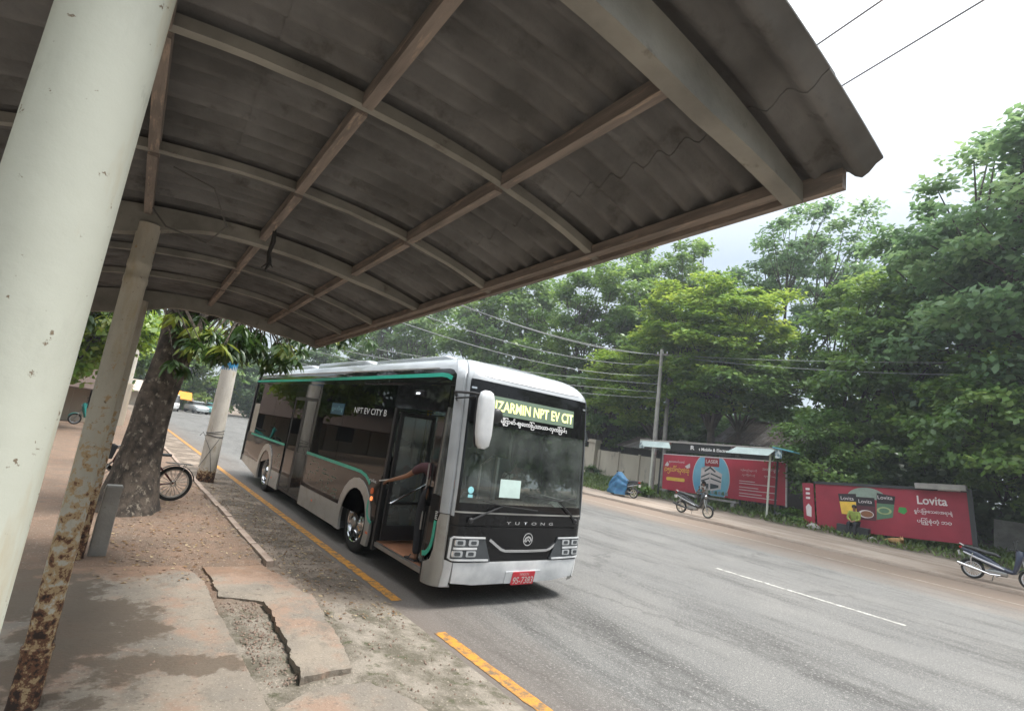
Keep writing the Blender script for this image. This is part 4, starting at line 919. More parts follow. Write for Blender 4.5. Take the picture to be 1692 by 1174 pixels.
# interior
def interior():
    mb = MB(); mb.b2((.42, 2.05, .33), (2.03, 12, .37)); mb.b2((.05, 5.9, .33), (.42, 7.6, .37)); mb.obj('floor', mat('bus_floor', (.25, .26, .27), .6), BUS)
    mb = MB(); mb.b2((.055, .45, .32), (2.3, 2.05, .365)); mb.obj('entrance_floor', M_floor, BUS)
    mb = MB(); mb.b2((.0, .47, .31), (.05, 1.96, .37)); mb.obj('door_sill', M_steel, BUS)
    mb = MB(); mb.b2((.15, .6, 2.95), (2.3, 12, 2.98)); mb.obj('ceiling', mat('ceiling_trim', (.62, .64, .63), .7), BUS)
    mb = MB(); mb.loft([[(.12, y, z0), (2.33, y, z0), (2.33, y, z1), (.12, y, z1)] for y, z0, z1 in ((.13, .5, 1.24), (.25, .5, 1.27), (.5, .5, 1.30), (.62, .5, 1.22))]); mb.obj('dashboard', M_dark, BUS)
    mb = MB(); mb.b2((1.35, .62, .37), (2.36, 1.9, .72)); mb.obj('driver_platform', M_dark, BUS)
    mb = MB(); mb.loft([rsec((1.93, y, z), .44, h, 'y', 14, 3) for y, z, h in ((1.0, 1.13, .08), (1.1, 1.13, .14), (1.4, 1.12, .14), (1.48, 1.12, .1))]); mb.loft([rsec((1.93, 1.46+(z-1.1)*.15, z), w, .10, 'z', 14, 3) for z, w in ((1.1, .42), (1.4, .46), (1.65, .42), (1.85, .28))]); mb.b2((1.85, 1.15, .72), (2.0, 1.35, 1.08)); mb.obj('driver_seat', M_seat, BUS)
    mb = MB(); c = Vector((1.93, .72, 1.36)); ax = Vector((0, -.55, .83)).normalized(); u = Vector((1, 0, 0)); v = ax.cross(u)
    mb.tube([c+(u*math.cos(a)+v*math.sin(a))*.22 for a in np.linspace(0, 2*PI, 29)], .016, 8, cap=False); mb.tube([c+u*-.22, c, c+u*.22], .014, 6); mb.tube([c, c-v*.22], .014, 6); mb.tube([c, Vector((1.93, .55, 1.1))], .03, 8); mb.obj('steering_wheel', M_blackp, BUS)
    # bulkhead behind driver
    mb = MB(); mb.b2((1.2, 1.93, .72), (2.38, 1.97, 1.25)); mb.obj('driver_partition', M_dark, BUS)
    mb = MB(); mb.b2((1.2, 1.94, 1.25), (2.38, 1.95, 2.5)); mb.obj('partition_glass', M_clear, BUS)
    mb = MB(); mb.b2((1.14, 1.9, .37), (1.19, 1.99, 2.6)); mb.b2((1.14, .65, .72), (1.18, .70, 1.9)); mb.obj('partition_post', M_steel, BUS)
    k = 0
    for y in (3.5, 4.3, 5.1, 8.0, 8.8, 9.6, 10.4, 11.2):
        for x in ((.45, 2.0) if not 5.5 < y < 7.8 else (2.0,)):
            mb = MB(); mb.loft([rsec((x, y+a, .86), .42, h, 'y', 12, 3) for a, h in ((-.2, .05), (-.15, .1), (.18, .1), (.22, .06))]); mb.loft([rsec((x, y+.22+(z-.86)*.12, z), w, .07, 'z', 12, 3) for z, w in ((.86, .4), (1.2, .42), (1.45, .36), (1.52, .26))]); mb.b2((x-.15, y-.1, .37), (x+.15, y+.15, .84)); mb.obj('passenger_seat', M_seat, BUS)
    for x, y in ((.75, 2.3), (.75, 3.9), (1.7, 3.9), (.75, 5.6), (1.7, 5.6), (.75, 7.8), (1.7, 7.8)):
        mb = MB(); mb.tube([(x, y, .37), (x, y, 2.9)], .018, 8); mb.obj('grab_pole', mat('pole_yellow', (.62, .45, .08), .35), BUS)
    for x in (.75, 1.7): mb = MB(); mb.tube([(x, 2.1, 2.45), (x, 11.8, 2.45)], .016, 8); mb.obj('ceiling_rail', M_steel, BUS)
    # inward-folded door leaves: rear leaf stands across the rear of the doorway
    for y, nm in ((1.86, 'front_door_leaf'),):
        mb = MB(); x0, x1, z0, z1, w = .03, .66, .42, 2.38, .06
        mb.b2((x0, y-.02, z0), (x0+w, y+.02, z1)); mb.b2((x1-w, y-.02, z0), (x1, y+.02, z1)); mb.b2((x0+w, y-.02, z0), (x1-w, y+.02, z0+.22)); mb.b2((x0+w, y-.02, z1-w), (x1-w, y+.02, z1)); mb.b2((x0+w, y-.02, .96), (x1-w, y+.02, 1.0))
        d = mb.obj(nm, M_blackp, BUS, smooth=False)
        mb = MB(); mb.b2((x0+w, y-.006, z0+.22), (x1-w, y+.006, .96)); mb.b2((x0+w, y-.006, 1.0), (x1-w, y+.006, z1-w)); mb.obj('door_pane', M_dglass, d, smooth=False)
        if y > 1: mb = MB(); mb.tube([(.06, y-.09, .98), (.62, y-.14, 1.32)], .014, 8); mb.tube([(.06, y-.09, .98), (.06, y-.01, .98)], .012, 6); mb.tube([(.62, y-.14, 1.32), (.62, y-.01, 1.32)], .012, 6); mb.obj('door_handrail', M_chrome, d)
    mb = MB(); mb.beam((.07, .48, 1.39), (.14, .86, 1.39), .035, 1.96); d = mb.obj('front_door_leaf', M_gloss, BUS, smooth=False)
    mb = MB(); mb.tube([(.10, .82, .8), (.08, .82, 1.7)], .012, 8); mb.obj('door_handrail', M_steel, d)
    # fare machine, papers, dashboard things
    mb = MB(); mb.loft([rsec((.95, .95, z), w, .2, 'z', 12, 4) for z, w in ((.37, .3), (.6, .32), (1.2, .32), (1.32, .2))]); mb.obj('fare_box', mat('fare_grey', (.10, .13, .14), .5), BUS)
    mb = MB(); mb.tube([(1.0, .86, .37), (1.0, .86, 1.75), (1.0, .6, 1.9)], .016, 8); mb.obj('grab_pole', M_steel, BUS)
    mb = MB(); mb.ell((.72, 1.02, 1.42), (.075, .05, .075), 14, 8); mb.obj('card_reader', M_ora, BUS)
interior()
def bx(name, label, cat, a, b, m, group=None):
    mb = MB(); mb.b2(a, b); o = mb.obj(name, m, None, smooth=False); return _tag(o, label, cat, group)
M_paper = mat('paper', (.62, .78, .74), .8)
bp('windscreen_notice', [rect(.73, 1.405, 1.085, 1.645)], ff, .002, M_paper, off=.009)
bp('windscreen_sticker', [arc((.275, 1.475), .045, 0, 340, 12), rect(.24, 1.38, .31, 1.42)], ff, .002, mat('sticker_blue', (.35, .75, .82), .5), off=.009)
def cloth():
    mb = MB(); n = 9
    for i in range(n):
        for j in range(n):
            u, v = i/(n-1), j/(n-1); mb.v.append((1.98+.26*u, .16+.3*v, 1.27+.10*math.exp(-((u-.35)**2+(v-.5)**2)*9)*random.uniform(.75, 1.2)+.01*math.sin(9*u+5*v)))
    mb.f = [(i*n+j, i*n+j+1, (i+1)*n+j+1, (i+1)*n+j) for i in range(n-1) for j in range(n-1)]; mb.mi = [0]*len(mb.f)
    o = link_mesh('cloth', mb.mesh('cloth'), mat('white_cloth', (.75, .77, .72), .9), None); _tag(o, 'crumpled white cloth lying on the bus dashboard behind the right-hand wiper', 'cloth')
cloth()
bx('paper_slip', 'small white paper slip lying flat on the dashboard left of the crumpled cloth', 'paper', (1.62, .14, 1.262), (1.84, .24, 1.270), M_paper)
def phone_mount():
    mb = MB(); mb.box((1.42, .22, 1.37), (.075, .015, .13), rx=.2); mb.tube([(1.42, .24, 1.33), (1.42, .26, 1.27)], .01, 6); o = mb.obj('phone', M_blackp, None); _tag(o, 'black phone propped in a holder at the middle of the bus dashboard', 'phone')
    mb = MB(); mb.lathe([(.001, 1.25), (.05, 1.25), (.05, 1.275), (.015, 1.28), (.015, 1.33)], (1.75, .3, .0), n=14); mb.ell((1.75, .3, 1.38), (.06, .05, .06), 12, 8); o = mb.obj('fan', M_dark, None); _tag(o, 'small dark fan standing on the bus dashboard in front of the driver', 'fan')
phone_mount()
# people aboard
M_pshirt = mat('patterned_shirt', (.62, .60, .55), .9, col2=(.10, .08, .08), scale=16, lo=.47, hi=.53)
M_maroon = mat('maroon_shirt', (.075, .03, .035), .9)
M_trous = mat('dark_trousers', (.022, .023, .028), .9)
P = seated(lean=.16, seat=0, hands='wheel'); P['head'] = (0, .27, .74); P['face'] = (0, .8, -.6)
d = person('bus driver in a patterned white shirt bending forward behind the windscreen', P, M_pshirt, M_trous); place(d, (1.90, 1.30, 1.06), PI)
# the seated pose ends at z=0.09 for feet: raise them to the platform
st = dict(pelvis=(0.04, -.10, .90), neck=(.04, .02, 1.38), head=(.08, .06, 1.54), shl=(-.16, .10, 1.27), ell=(-.24, .36, 1.10), wrl=(-.37, .58, 1.00), shr=(.2, -.02, 1.30), elr=(.26, .12, 1.06), wrr=(.16, .3, .98),
          hipl=(-.09, 0, .9), knl=(-.10, .04, .48), anl=(-.10, 0, .08), toel=(-.11, .14, .03), hipr=(.09, 0, .9), knr=(.10, .04, .48), anr=(.12, .0, .08), toer=(.14, .14, .03))
d = person('person in a dark maroon shirt in the bus doorway, arm stretched out', st, M_maroon, M_trous); place(d, (.22, .86, .365), 0)
mb = MB(); mb.box((-.20, 1.55, 1.345), (.075, .15, .012), rz=.45, rx=-.25); o = mb.obj('phone', mat('phone_white', (.8, .8, .8), .3), None, smooth=False); _tag(o, 'white phone held out of the open bus door in an outstretched hand', 'phone')

# ------------------------------------------------------------------ far side: poles, wires, walls, huts
def pole(name, label, base, top, r0, r1, m, cat='utility pole', extra=None):
    t = thing(name, label, cat, base); b, e = Vector(base), Vector(top); mb = MB()
    mb.tube([b-Vector((0, 0, .3)), b, b.lerp(e, .5), e], [r0, r0, (r0+r1)/2, r1], 20); mb.obj('shaft', m, t)
    if extra: extra(t, b, e)
    return t
def arm(t, b, e):
    mb = MB(); mb.beam(e+Vector((0, -.5, -.35)), e+Vector((0, .5, -.35)), .07, .09); mb.obj('crossarm', M_wood, t, smooth=False)
    for k in (-.42, -.1, .3):
        q = e+Vector((0, k, -.28)); i = MB(); i.lathe([(.03, 0), (.045, .03), (.03, .06), (.045, .09), (.02, .13)], q, n=10); i.obj('insulator', M_white, t)
def band(t, b, e):
    mb = MB(); q = b.lerp(e, .28); mb.lathe([(.15, -.18), (.16, -.16), (.16, .16), (.15, .18)], q, n=16); mb.obj('clamp', M_steel, t)
    arm(t, b, e)
pole('utility_pole', 'tall grey concrete utility pole carrying the wires beside the left end of the far shelter', (23.75, 14.7, .15), (24.05, 15.1, 9.3), .17, .10, M_conc, extra=band)
pole('utility_pole', 'shorter grey pole with stubby top standing just behind the tall utility pole', (26.4, 15.9, .3), (26.6, 16.2, 7.9), .17, .12, M_conc, extra=lambda t, b, e: [MB().box(e+Vector((0, -.1, -.2-.28*k)), (.2, .3, .12)).obj('pole_step', M_conc, t, smooth=False) for k in range(4)])
def wp(t, b, e):
    mb = MB(); q = b.lerp(e, .395); mb.lathe([(.186, -.12), (.19, -.11), (.19, .10), (.185, .12)], q, n=24); mb.obj('blue_band', mat('blue_band', (.03, .22, .42), .5, bmp=.4, bscale=20), t)
    for k in range(4):
        z = .145+.006*k; c = b.lerp(e, z); m2 = MB(); tz = random.uniform(-.05, .05)
        m2.tube([c+Vector((.205*math.cos(a), .205*math.sin(a), tz*math.cos(a+k))) for a in np.linspace(0, 2*PI, 22)], .009, 5, cap=False); m2.obj('wire_wrap', M_cable, t)
    m2 = MB(); c = b.lerp(e, .14); f = Vector((-.3, -.95, 0)).normalized()*.21; r = Vector((.95, -.3, 0))*.2
    m2.tube([c+f*1.02+r*.8, c+f*1.08+Vector((0, 0, -.35)), c+f*.9-r*.9+Vector((0, 0, -.75))], .007, 5); m2.tube([c+f*.9-r*.9+Vector((0, 0, .0)), c+f*1.1+Vector((0, 0, -.3)), c+f*1.0+r*.7+Vector((0, 0, -.9))], .007, 5); m2.tube([c-r*1.0, c-r*1.4+Vector((0, 0, .12)), c-r*1.7+Vector((0, 0, .02))], .008, 5); m2.obj('hanging_wire', M_cable, t)
    mb = MB(); q = b.lerp(e, .46); mb.box(q+Vector((.22, -.05, .1)), (.35, .3, .4)); mb.box(q+Vector((.05, -.2, .35)), (.5, .06, .08)); mb.obj('junction_box', M_conc, t, smooth=False); arm(t, b, e)
pole('utility_pole', 'whitish round pole with a blue band and wrapped wires beside the near kerb', (-1.16, 10.0, .1), (-1.2, 10.05, 7.6), .215, .15, M_postw, extra=wp)
pole('utility_pole', 'second white roadside pole farther down the near pavement', (-2.6, 33, .1), (-2.6, 33, 8), .2, .14, M_postw, extra=arm)
def wires(name, label, sets, r=.018, m=None, group='overhead wires'):
    for i, (A, B, sag) in enumerate(sets):
        A, B = Vector(A), Vector(B); mb = MB(); n = 22
        mb.tube([A.lerp(B, i/n)-Vector((0, 0, sag*4*(i/n)*(1-i/n))) for i in range(n+1)], r, 5); o = mb.obj(name, m or M_wire, None); _tag(o, (('highest ', 'second ', 'third ', 'lowest ') if len(sets) > 2 else ('upper ', 'lower '))[i]+label, 'wire', group)
M_wire = mat('wire_grey', (.30, .31, .31), .6)
wires('overhead_wire', 'of four pale wires sagging across the road to the tall utility pole', [((24.05, 15.6, 9.0), (-1.2, 10.4, 7.3), .75), ((24.05, 14.9, 8.95), (-1.2, 9.7, 7.3), .95), ((24.05, 15.3, 8.3), (-1.2, 10.1, 6.4), .9), ((24.0, 15.0, 7.6), (-1.2, 10.0, 5.9), .9)], .017)
wires('overhead_wire', 'of two thin wires running along the far pavement through the trees', [((24.05, 15.5, 9.0), (25, -14, 8.2), .5), ((24.05, 14.9, 8.9), (25, -14.5, 8.0), .9)], .016, group='far side wires')
wires('overhead_wire', 'of two grey wires crossing open sky beyond the tip of the shelter roof', [((-1.2, -18, 8), (25.1, 80, 8), 0), ((-.65, -18, 8), (28.6, 80, 8), 0)], .012, mat('wire_dark', (.16, .15, .15), .6), group='wires beyond the roof tip')
pole('utility_pole', 'concrete pole at the near kerb behind the viewer', (-1.0, -18.1, .1), (-1.0, -18.1, 8.6), .2, .14, M_conc, extra=arm)
pole('utility_pole', 'distant concrete pole at the far end of the right pavement', (26.8, 80.2, .1), (26.8, 80.2, 8.6), .2, .14, M_conc, extra=arm)
wires('overhead_wire', 'of four distant wires strung above the rear of the bus roof', [((-2.6, 33, 7.6), (24, 15.0, 7.0), .8), ((-2.6, 33, 7.3), (24, 15.2, 6.5), .9), ((-2.6, 33, 7.0), (24, 15.1, 6.1), 1.0), ((-2.6, 33, 6.6), (25, 40, 6.6), 1.0)], .02, group='distant wires')
def boundary_wall():
    t = thing('boundary_wall', 'stained cream boundary wall of flat panels behind the covered motorcycle', 'wall', (28, 20, .4))
    y = 15.2; k = 0
    while y < 60:
        mb = MB(); L = 1.95; dz = random.uniform(-.06, .06); mb.box((28+.02*(k % 2), y+L/2, 1.35+dz/2), (.1, L-.06, 2.1+dz)); mb.obj('panel', M_cream, t, smooth=False)
        mb = MB(); mb.box((27.95, y-.0, 1.36), (.16, .13, 2.2)); mb.obj('post', M_cream, t, smooth=False); y += L; k += 1
    mb = MB(); mb.box((28, 30, .28), (.2, 30, .32)); mb.obj('footing', mat('brick_red', (.22, .10, .06), .95), t, smooth=False)
    mb = MB(); mb.box((28, 36, 2.45), (.2, 24, .12)); mb.obj('coping', M_cream, t, smooth=False)
    g = thing('gate_pillar', 'square cream gate pillar with moulded cap on the wall beside the bus', 'pillar', (27.9, 23.6, .3)); mb = MB(); mb.box((27.9, 23.6, 1.6), (.6, .7, 2.7)); mb.obj('shaft', M_cream, g, smooth=False)
    mb = MB(); mb.box((27.9, 23.6, 2.98), (.78, .88, .12)); mb.box((27.9, 23.6, 3.1), (.66, .76, .14)); mb.obj('cap', M_cream, g, smooth=False)
    w2 = thing('boundary_wall', 'low dirty grey wall in the shade right of the red text billboard', 'wall', (29, -4, .3))
    for k in range(5): mb = MB(); mb.box((28.5, -1.2-2*k, 1.0), (.12, 1.95, 1.5)); mb.obj('panel', M_conc, w2, smooth=False)
boundary_wall()
def corr_sheet(par, o, u, v, n, m, name='roof_sheet', pitch=.2, amp=.025):
    """corrugated sheet: o corner, u across the ridges, v down the slope"""
    o, u, v = Vector(o), Vector(u), Vector(v); nn = u.cross(v).normalized(); L = u.length; k = max(4, int(L/pitch*4)); vs = []
    for lay in (0, .01):
        for b in (0, 1):
            for a in range(k+1): vs.append(o+u*(a/k)+v*b+nn*(amp*math.sin(2*PI*a/4)+lay))
    w = k+1; f = []
    for a in range(k): f += [(a, a+1, w+a+1, w+a), (2*w+a, 3*w+a, 3*w+a+1, 2*w+a+1), (a, 2*w+a, 2*w+a+1, a+1), (w+a, w+a+1, 3*w+a+1, 3*w+a)]
    mb = MB(); mb.add(vs, f); return mb.obj(name, m, par, ang=50)
def huts():
    t = thing('hut', 'hut with a rusty corrugated roof rising behind the far shelter', 'hut', (31, 11, .4))
    mb = MB(); mb.b2((28.6, 7.2, .2), (33.4, 13.2, 3.7)); mb.obj('wall', mat('hut_board', (.07, .06, .055), .9), t, smooth=False)
    for k in range(8):
        y = 13.6-k*.86; j = random.uniform(-.05, .05)
        corr_sheet(t, (28.0+j, y, 3.92+j*.4), (0, -.9, .02), (3.1, 0, 1.72), 0, M_rustroof if k % 3 else M_rust2)
        corr_sheet(t, (31.1, y, 5.62), (0, -.9, .02), (3.1, 0, -1.72), 0, M_rustroof)
    mb = MB(); mb.beam((31.1, 13.6, 5.68), (31.1, 6.8, 5.75), .3, .05); mb.obj('ridge_cap', M_rust2, t, smooth=False)
    t = thing('shed', 'low shed roofed with loose grey and rusty sheets above the cream wall', 'shed', (30, 19, .4))
    mb = MB(); mb.b2((29.2, 16.4, .3), (32, 21.6, 2.9)); mb.obj('wall', MC['hut_board'], t, smooth=False)
    for k in range(7):
        y = 21.9-k*.8; j = random.uniform(-.07, .07); corr_sheet(t, (28.5+j*3, y, 2.98+j), (0, -.85, -.02+j*.5), (2.6, j*4, .95), 0, (M_rustroof, M_rust2, M_conc)[k % 3])
    t = thing('house', 'dark house with a grey sheet roof half hidden in the trees beside the bus', 'house', (38, 33, .4))
    mb = MB(); mb.b2((35, 27, .3), (42, 38, 5.6)); mb.obj('wall', MC['hut_board'], t, smooth=False)
    for k in range(9): corr_sheet(t, (34.2, 38.4-k*1.3, 5.5), (0, -1.35, 0), (4.4, 0, 1.9), 0, M_rust2 if k % 2 else M_rustroof, pitch=.3)
    mb = MB(); mb.b2((34.95, 31, 3.2), (35, 32.4, 4.6)); mb.obj('window', M_sglass, t, smooth=False)
M_rust2 = mat('weathered_sheet', (.30, .28, .27), .8, col2=(.15, .12, .11), scale=2, bmp=.2)
huts()
# ------------------------------------------------------------------ far bus shelter
def far_shelter():
    A, B = Vector((20.95, 13.6, 3.22)), Vector((22.25, 6.25, 3.56)); d = (B-A).normalized(); n = Vector((-d.y, d.x, 0)).normalized(); n = n if n.x < 0 else -n   # n towards the road
    bk = -n; t = thing('bus_shelter', 'flat-roofed shelter on thin pale posts in front of the red billboard across the road', 'bus shelter', (21.6, 9.8, .13))
    M_fas = mat('black_fascia', (.012, .013, .014), .35); M_pan = mat('pale_panel', (.50, .60, .58), .35, col2=(.36, .45, .44), scale=1.5)
    mb = MB(); c = (A+B)/2+bk*.75; mb.beam(A+bk*.75, B+bk*.75, 1.7, .06); mb.obj('roof', M_steel, t, smooth=False)
    def F(a, b, dd): return A+d*a+Vector((0, 0, 1))*(b)+n*(.12+dd-b*.0)
    L = (B-A).length
    patch('fascia', [rect(1.9, -.52, L-2.4, -.04)], F, .03, M_fas, t, smooth=False)
    def G(sl): return lambda a, b, dd: A+d*a+Vector((0, 0, 1))*b+n*(.12+dd+(-b)*sl)
    for a0, a1, a2, a3 in ((.05, 1.75, 1.95, .35), (L-2.1, L-.25, L-.55, L-2.6)):
        patch('pale_panel', [[(a0, -.02), (a1, -.02), (a2, -.36), (a3, -.36)]], G(.5), .02, M_pan, t, smooth=False)
    for a0 in (0, L-.3): patch('end_poster', [rect(a0, -.44, a0+.3, 0)], F, .02, mat('poster_print', (.55, .62, .62), .5, col2=(.12, .2, .24), scale=9, lo=.45, hi=.55), t, smooth=False)
    patch('roof_edge', [rect(0, -.03, L, .05)], F, .04, M_conc, t, smooth=False)
    text('fascia_lettering', 'R', (3.0, -.34, 3.22, -.12), F, M_lettw, t, .035, bold=.03)
    text('fascia_lettering', 't Mobile & Electronic', (3.45, -.36, 5.2, -.20), F, M_lettw, t, .035, bold=.02)
    for p in ((20.98, 12.75), (22.28, 6.85)):
        mb = MB(); mb.tube([(p[0], p[1], .05), (p[0], p[1], 3.3)], .05, 12); mb.lathe([(.065, 1.2), (.065, 1.3)], (p[0], p[1], 0), n=12); mb.obj('post', M_post, t)
    for a in (.6, L-.6):
        q = A+d*a+bk*1.45; mb = MB(); mb.tube([(q.x, q.y, .05), (q.x, q.y, q.z-.03)], .05, 10); mb.obj('post', M_dark, t)
    mb = MB(); q = A+d*(L-.4); vs = []
    mb.loft([[q+n*.25+Vector((0, 0, .03)), q+bk*1.2+Vector((0, 0, .03)), q+bk*1.2+Vector((0, 0, .09)), q+n*.25+Vector((0, 0, .09))], [q+d*.9+n*.15+Vector((0, 0, -.12)), q+d*.9+bk*1.0+Vector((0, 0, -.12)), q+d*.9+bk*1.0+Vector((0, 0, -.06)), q+d*.9+n*.15+Vector((0, 0, -.06))]])
    mb.obj('tarpaulin', mat('blue_tarp_light', (.12, .40, .50), .5, bmp=.3, bscale=8), t, smooth=False)
    mb = MB(); k = A+d*3.9+bk*1.1; mb.beam((23.0, 12.2, .55), (23.5, 9.0, .62), .4, .09); o = mb.obj('seat', M_conc, t, smooth=False)
    for s in (12.0, 10.6, 9.2): mb = MB(); mb.box((23.0+(12.2-s)*.156, s, .3), (.3, .18, .5)); mb.obj('seat_support', M_conc, t, smooth=False)
far_shelter()
# ------------------------------------------------------------------ billboards
M_bred = mat('billboard_red', (.50, .035, .07), .55, col2=(.40, .03, .055), scale=1.1)
M_bred2 = mat('billboard_red_dull', (.33, .028, .05), .6, col2=(.25, .02, .04), scale=1.0)
M_bwhite = mat('print_white', (.72, .66, .66), .6); M_byel = mat('print_yellow', (.85, .55, .08), .6); M_bsky = mat('print_sky', (.22, .52, .66), .6, col2=(.12, .38, .58), scale=.9)
M_pgrey = mat('print_grey', (.30, .36, .40), .6); M_pgreen = mat('print_green', (.10, .20, .12), .6)
def frame_map(O, A, up=Vector((0, 0, 1))):
    O = Vector(O); A = Vector(A).normalized(); n = A.cross(up).normalized(); n = n if n.x < 0 else -n; U = n.cross(A).normalized(); U = U if U.z > 0 else -U
    return lambda a, b, d: O+A*a+U*b+n*d
def billboard1():
    F = frame_map((24.6, 14.5, .52), (-.55, -7.75, .36)); L, H = 7.75, 2.13
    t = thing('billboard', 'wide red billboard with a round picture of a white building behind the far shelter', 'billboard', (24.3, 10.6, .3))
    patch('print_panel', [rect(0, 0, L, H)], F, .04, M_bred, t, smooth=False)
    patch('frame', [rect(L-.01, -.05, L+.05, H+.05), rect(-.03, H, L-.01, H+.05)], F, .07, M_bwhite, t, off=-.01, smooth=False)
    patch('frame_back', [rect(0, .1, L, .18), rect(0, H-.2, L, H-.12)], F, .05, M_steel, t, off=-.06, smooth=False)
    for a in (.35, 2.9, 5.2, L-.35):
        p = F(a, 0, -.12); mb = MB(); mb.tube([(p.x, p.y, .1), F(a, H-.1, -.12)], .05, 8); mb.obj('post', M_dark, t)
    for a in (.25, L-.2): p = F(a, 0, -.1); mb = MB(); mb.box((p.x-.1, p.y, .35), (.5, .5, .42)); mb.obj('footing', M_conc, t, smooth=False)
    ov = [(3.42+1.18*math.cos(a), .98+1.42*math.sin(a)) for a in np.linspace(0, 2*PI, 61)[:-1]]
    ov = [(a, min(H-.02, max(.02, b))) for a, b in ov]
    patch('printed_oval', [[(3.42+(a-3.42)*1.03, min(H-.01, max(.01, .98+(b-.98)*1.03))) for a, b in ov]], F, .003, M_bwhite, t, off=.041, smooth=False)
    patch('printed_sky', [ov], F, .003, M_bsky, t, off=.045, smooth=False)
    def pp(poly, m, o): patch('printed_building', poly if isinstance(poly[0], list) else [poly], F, .002, m, t, off=o, smooth=False)
    pp([(2.75, .35), (3.3, .22), (4.1, .42), (4.15, 1.25), (3.78, 1.42), (3.38, 1.72), (3.0, 1.42), (2.78, 1.5)], M_bwhite, .05)
    pp([[(3.0, 1.36), (3.38, 1.63), (3.75, 1.37), (3.7, 1.3), (3.38, 1.5), (3.05, 1.29)], [(2.8, 1.02), (3.35, 1.27), (3.35, 1.2), (2.8, .94)], [(2.8, .8), (3.35, 1.0), (3.35, .92), (2.8, .72)], [(3.42, 1.27), (4.1, 1.06), (4.1, .98), (3.42, 1.19)], [(3.42, 1.0), (4.1, .84), (4.1, .77), (3.42, .92)], [(2.8, .42), (3.3, .36), (3.3, .66), (2.8, .6)], [(3.42, .36), (3.95, .48), (3.95, .62), (3.42, .68)]], mat('print_dark', (.04, .06, .07), .6), .054)
    for k in range(9): a = 2.6+.22*k; pp([(a, .12), (a+.2, .1), (a+.17, .3), (a+.03, .28)], M_pgreen if k % 2 else M_pgrey, .057)
    patch('printed_badge', [rrect(3.0, 1.62, 3.95, 2.10, .05)], F, .003, mat('badge_red', (.30, .02, .03), .6), t, off=.05, smooth=False)
    text('badge_lettering', 'LASER', (3.08, 1.80, 3.88, 2.0), F, M_bwhite, t, .055, bold=.01)
    text('printed_lettering', 'ဈေးသောက်သောင်', (.42, 1.62, 1.6, 1.82), F, M_bwhite, t, .045, bold=.015)
    text('printed_lettering', '(၁၅)သိန်း(၃၀)သု', (.12, .98, 1.95, 1.5), F, M_byel, t, .045, bold=.02)
    patch('printed_bar', [rrect(.3, .58, 1.66, .78, .08)], F, .003, M_byel, t, off=.043, smooth=False)
    patch('printed_fan', [[(.12, 1.45), (.3, 1.72), (.45, 1.55), (.38, 1.42)], [(1.62, 1.5), (1.98, 1.7), (2.0, 1.45), (1.8, 1.38)]], F, .002, M_bwhite, t, off=.042, smooth=False)
    text('printed_lettering', 'ကုန်စည်များကို', (5.25, 1.5, 6.2, 1.66), F, M_bwhite, t, .045); text('printed_lettering', 'လူကြီးမင်းတို့', (5.35, 1.26, 6.1, 1.4), F, M_bwhite, t, .045)
    text('printed_lettering', 'အထူးလျှော့', (6.5, 1.56, 7.4, 1.76), F, M_bwhite, t, .045); text('printed_lettering', 'ရောင်းမည်', (6.6, 1.28, 7.35, 1.44), F, M_bwhite, t, .045)
    for b, a1 in ((.98, 6.1), (.86, 7.3), (.66, 6.3), (.52, 7.3), (.34, 6.5), (.2, 7.3)): patch('printed_rule', [rect(5.2, b, a1, b+.035)], F, .002, M_bwhite, t, off=.042, smooth=False)
billboard1()
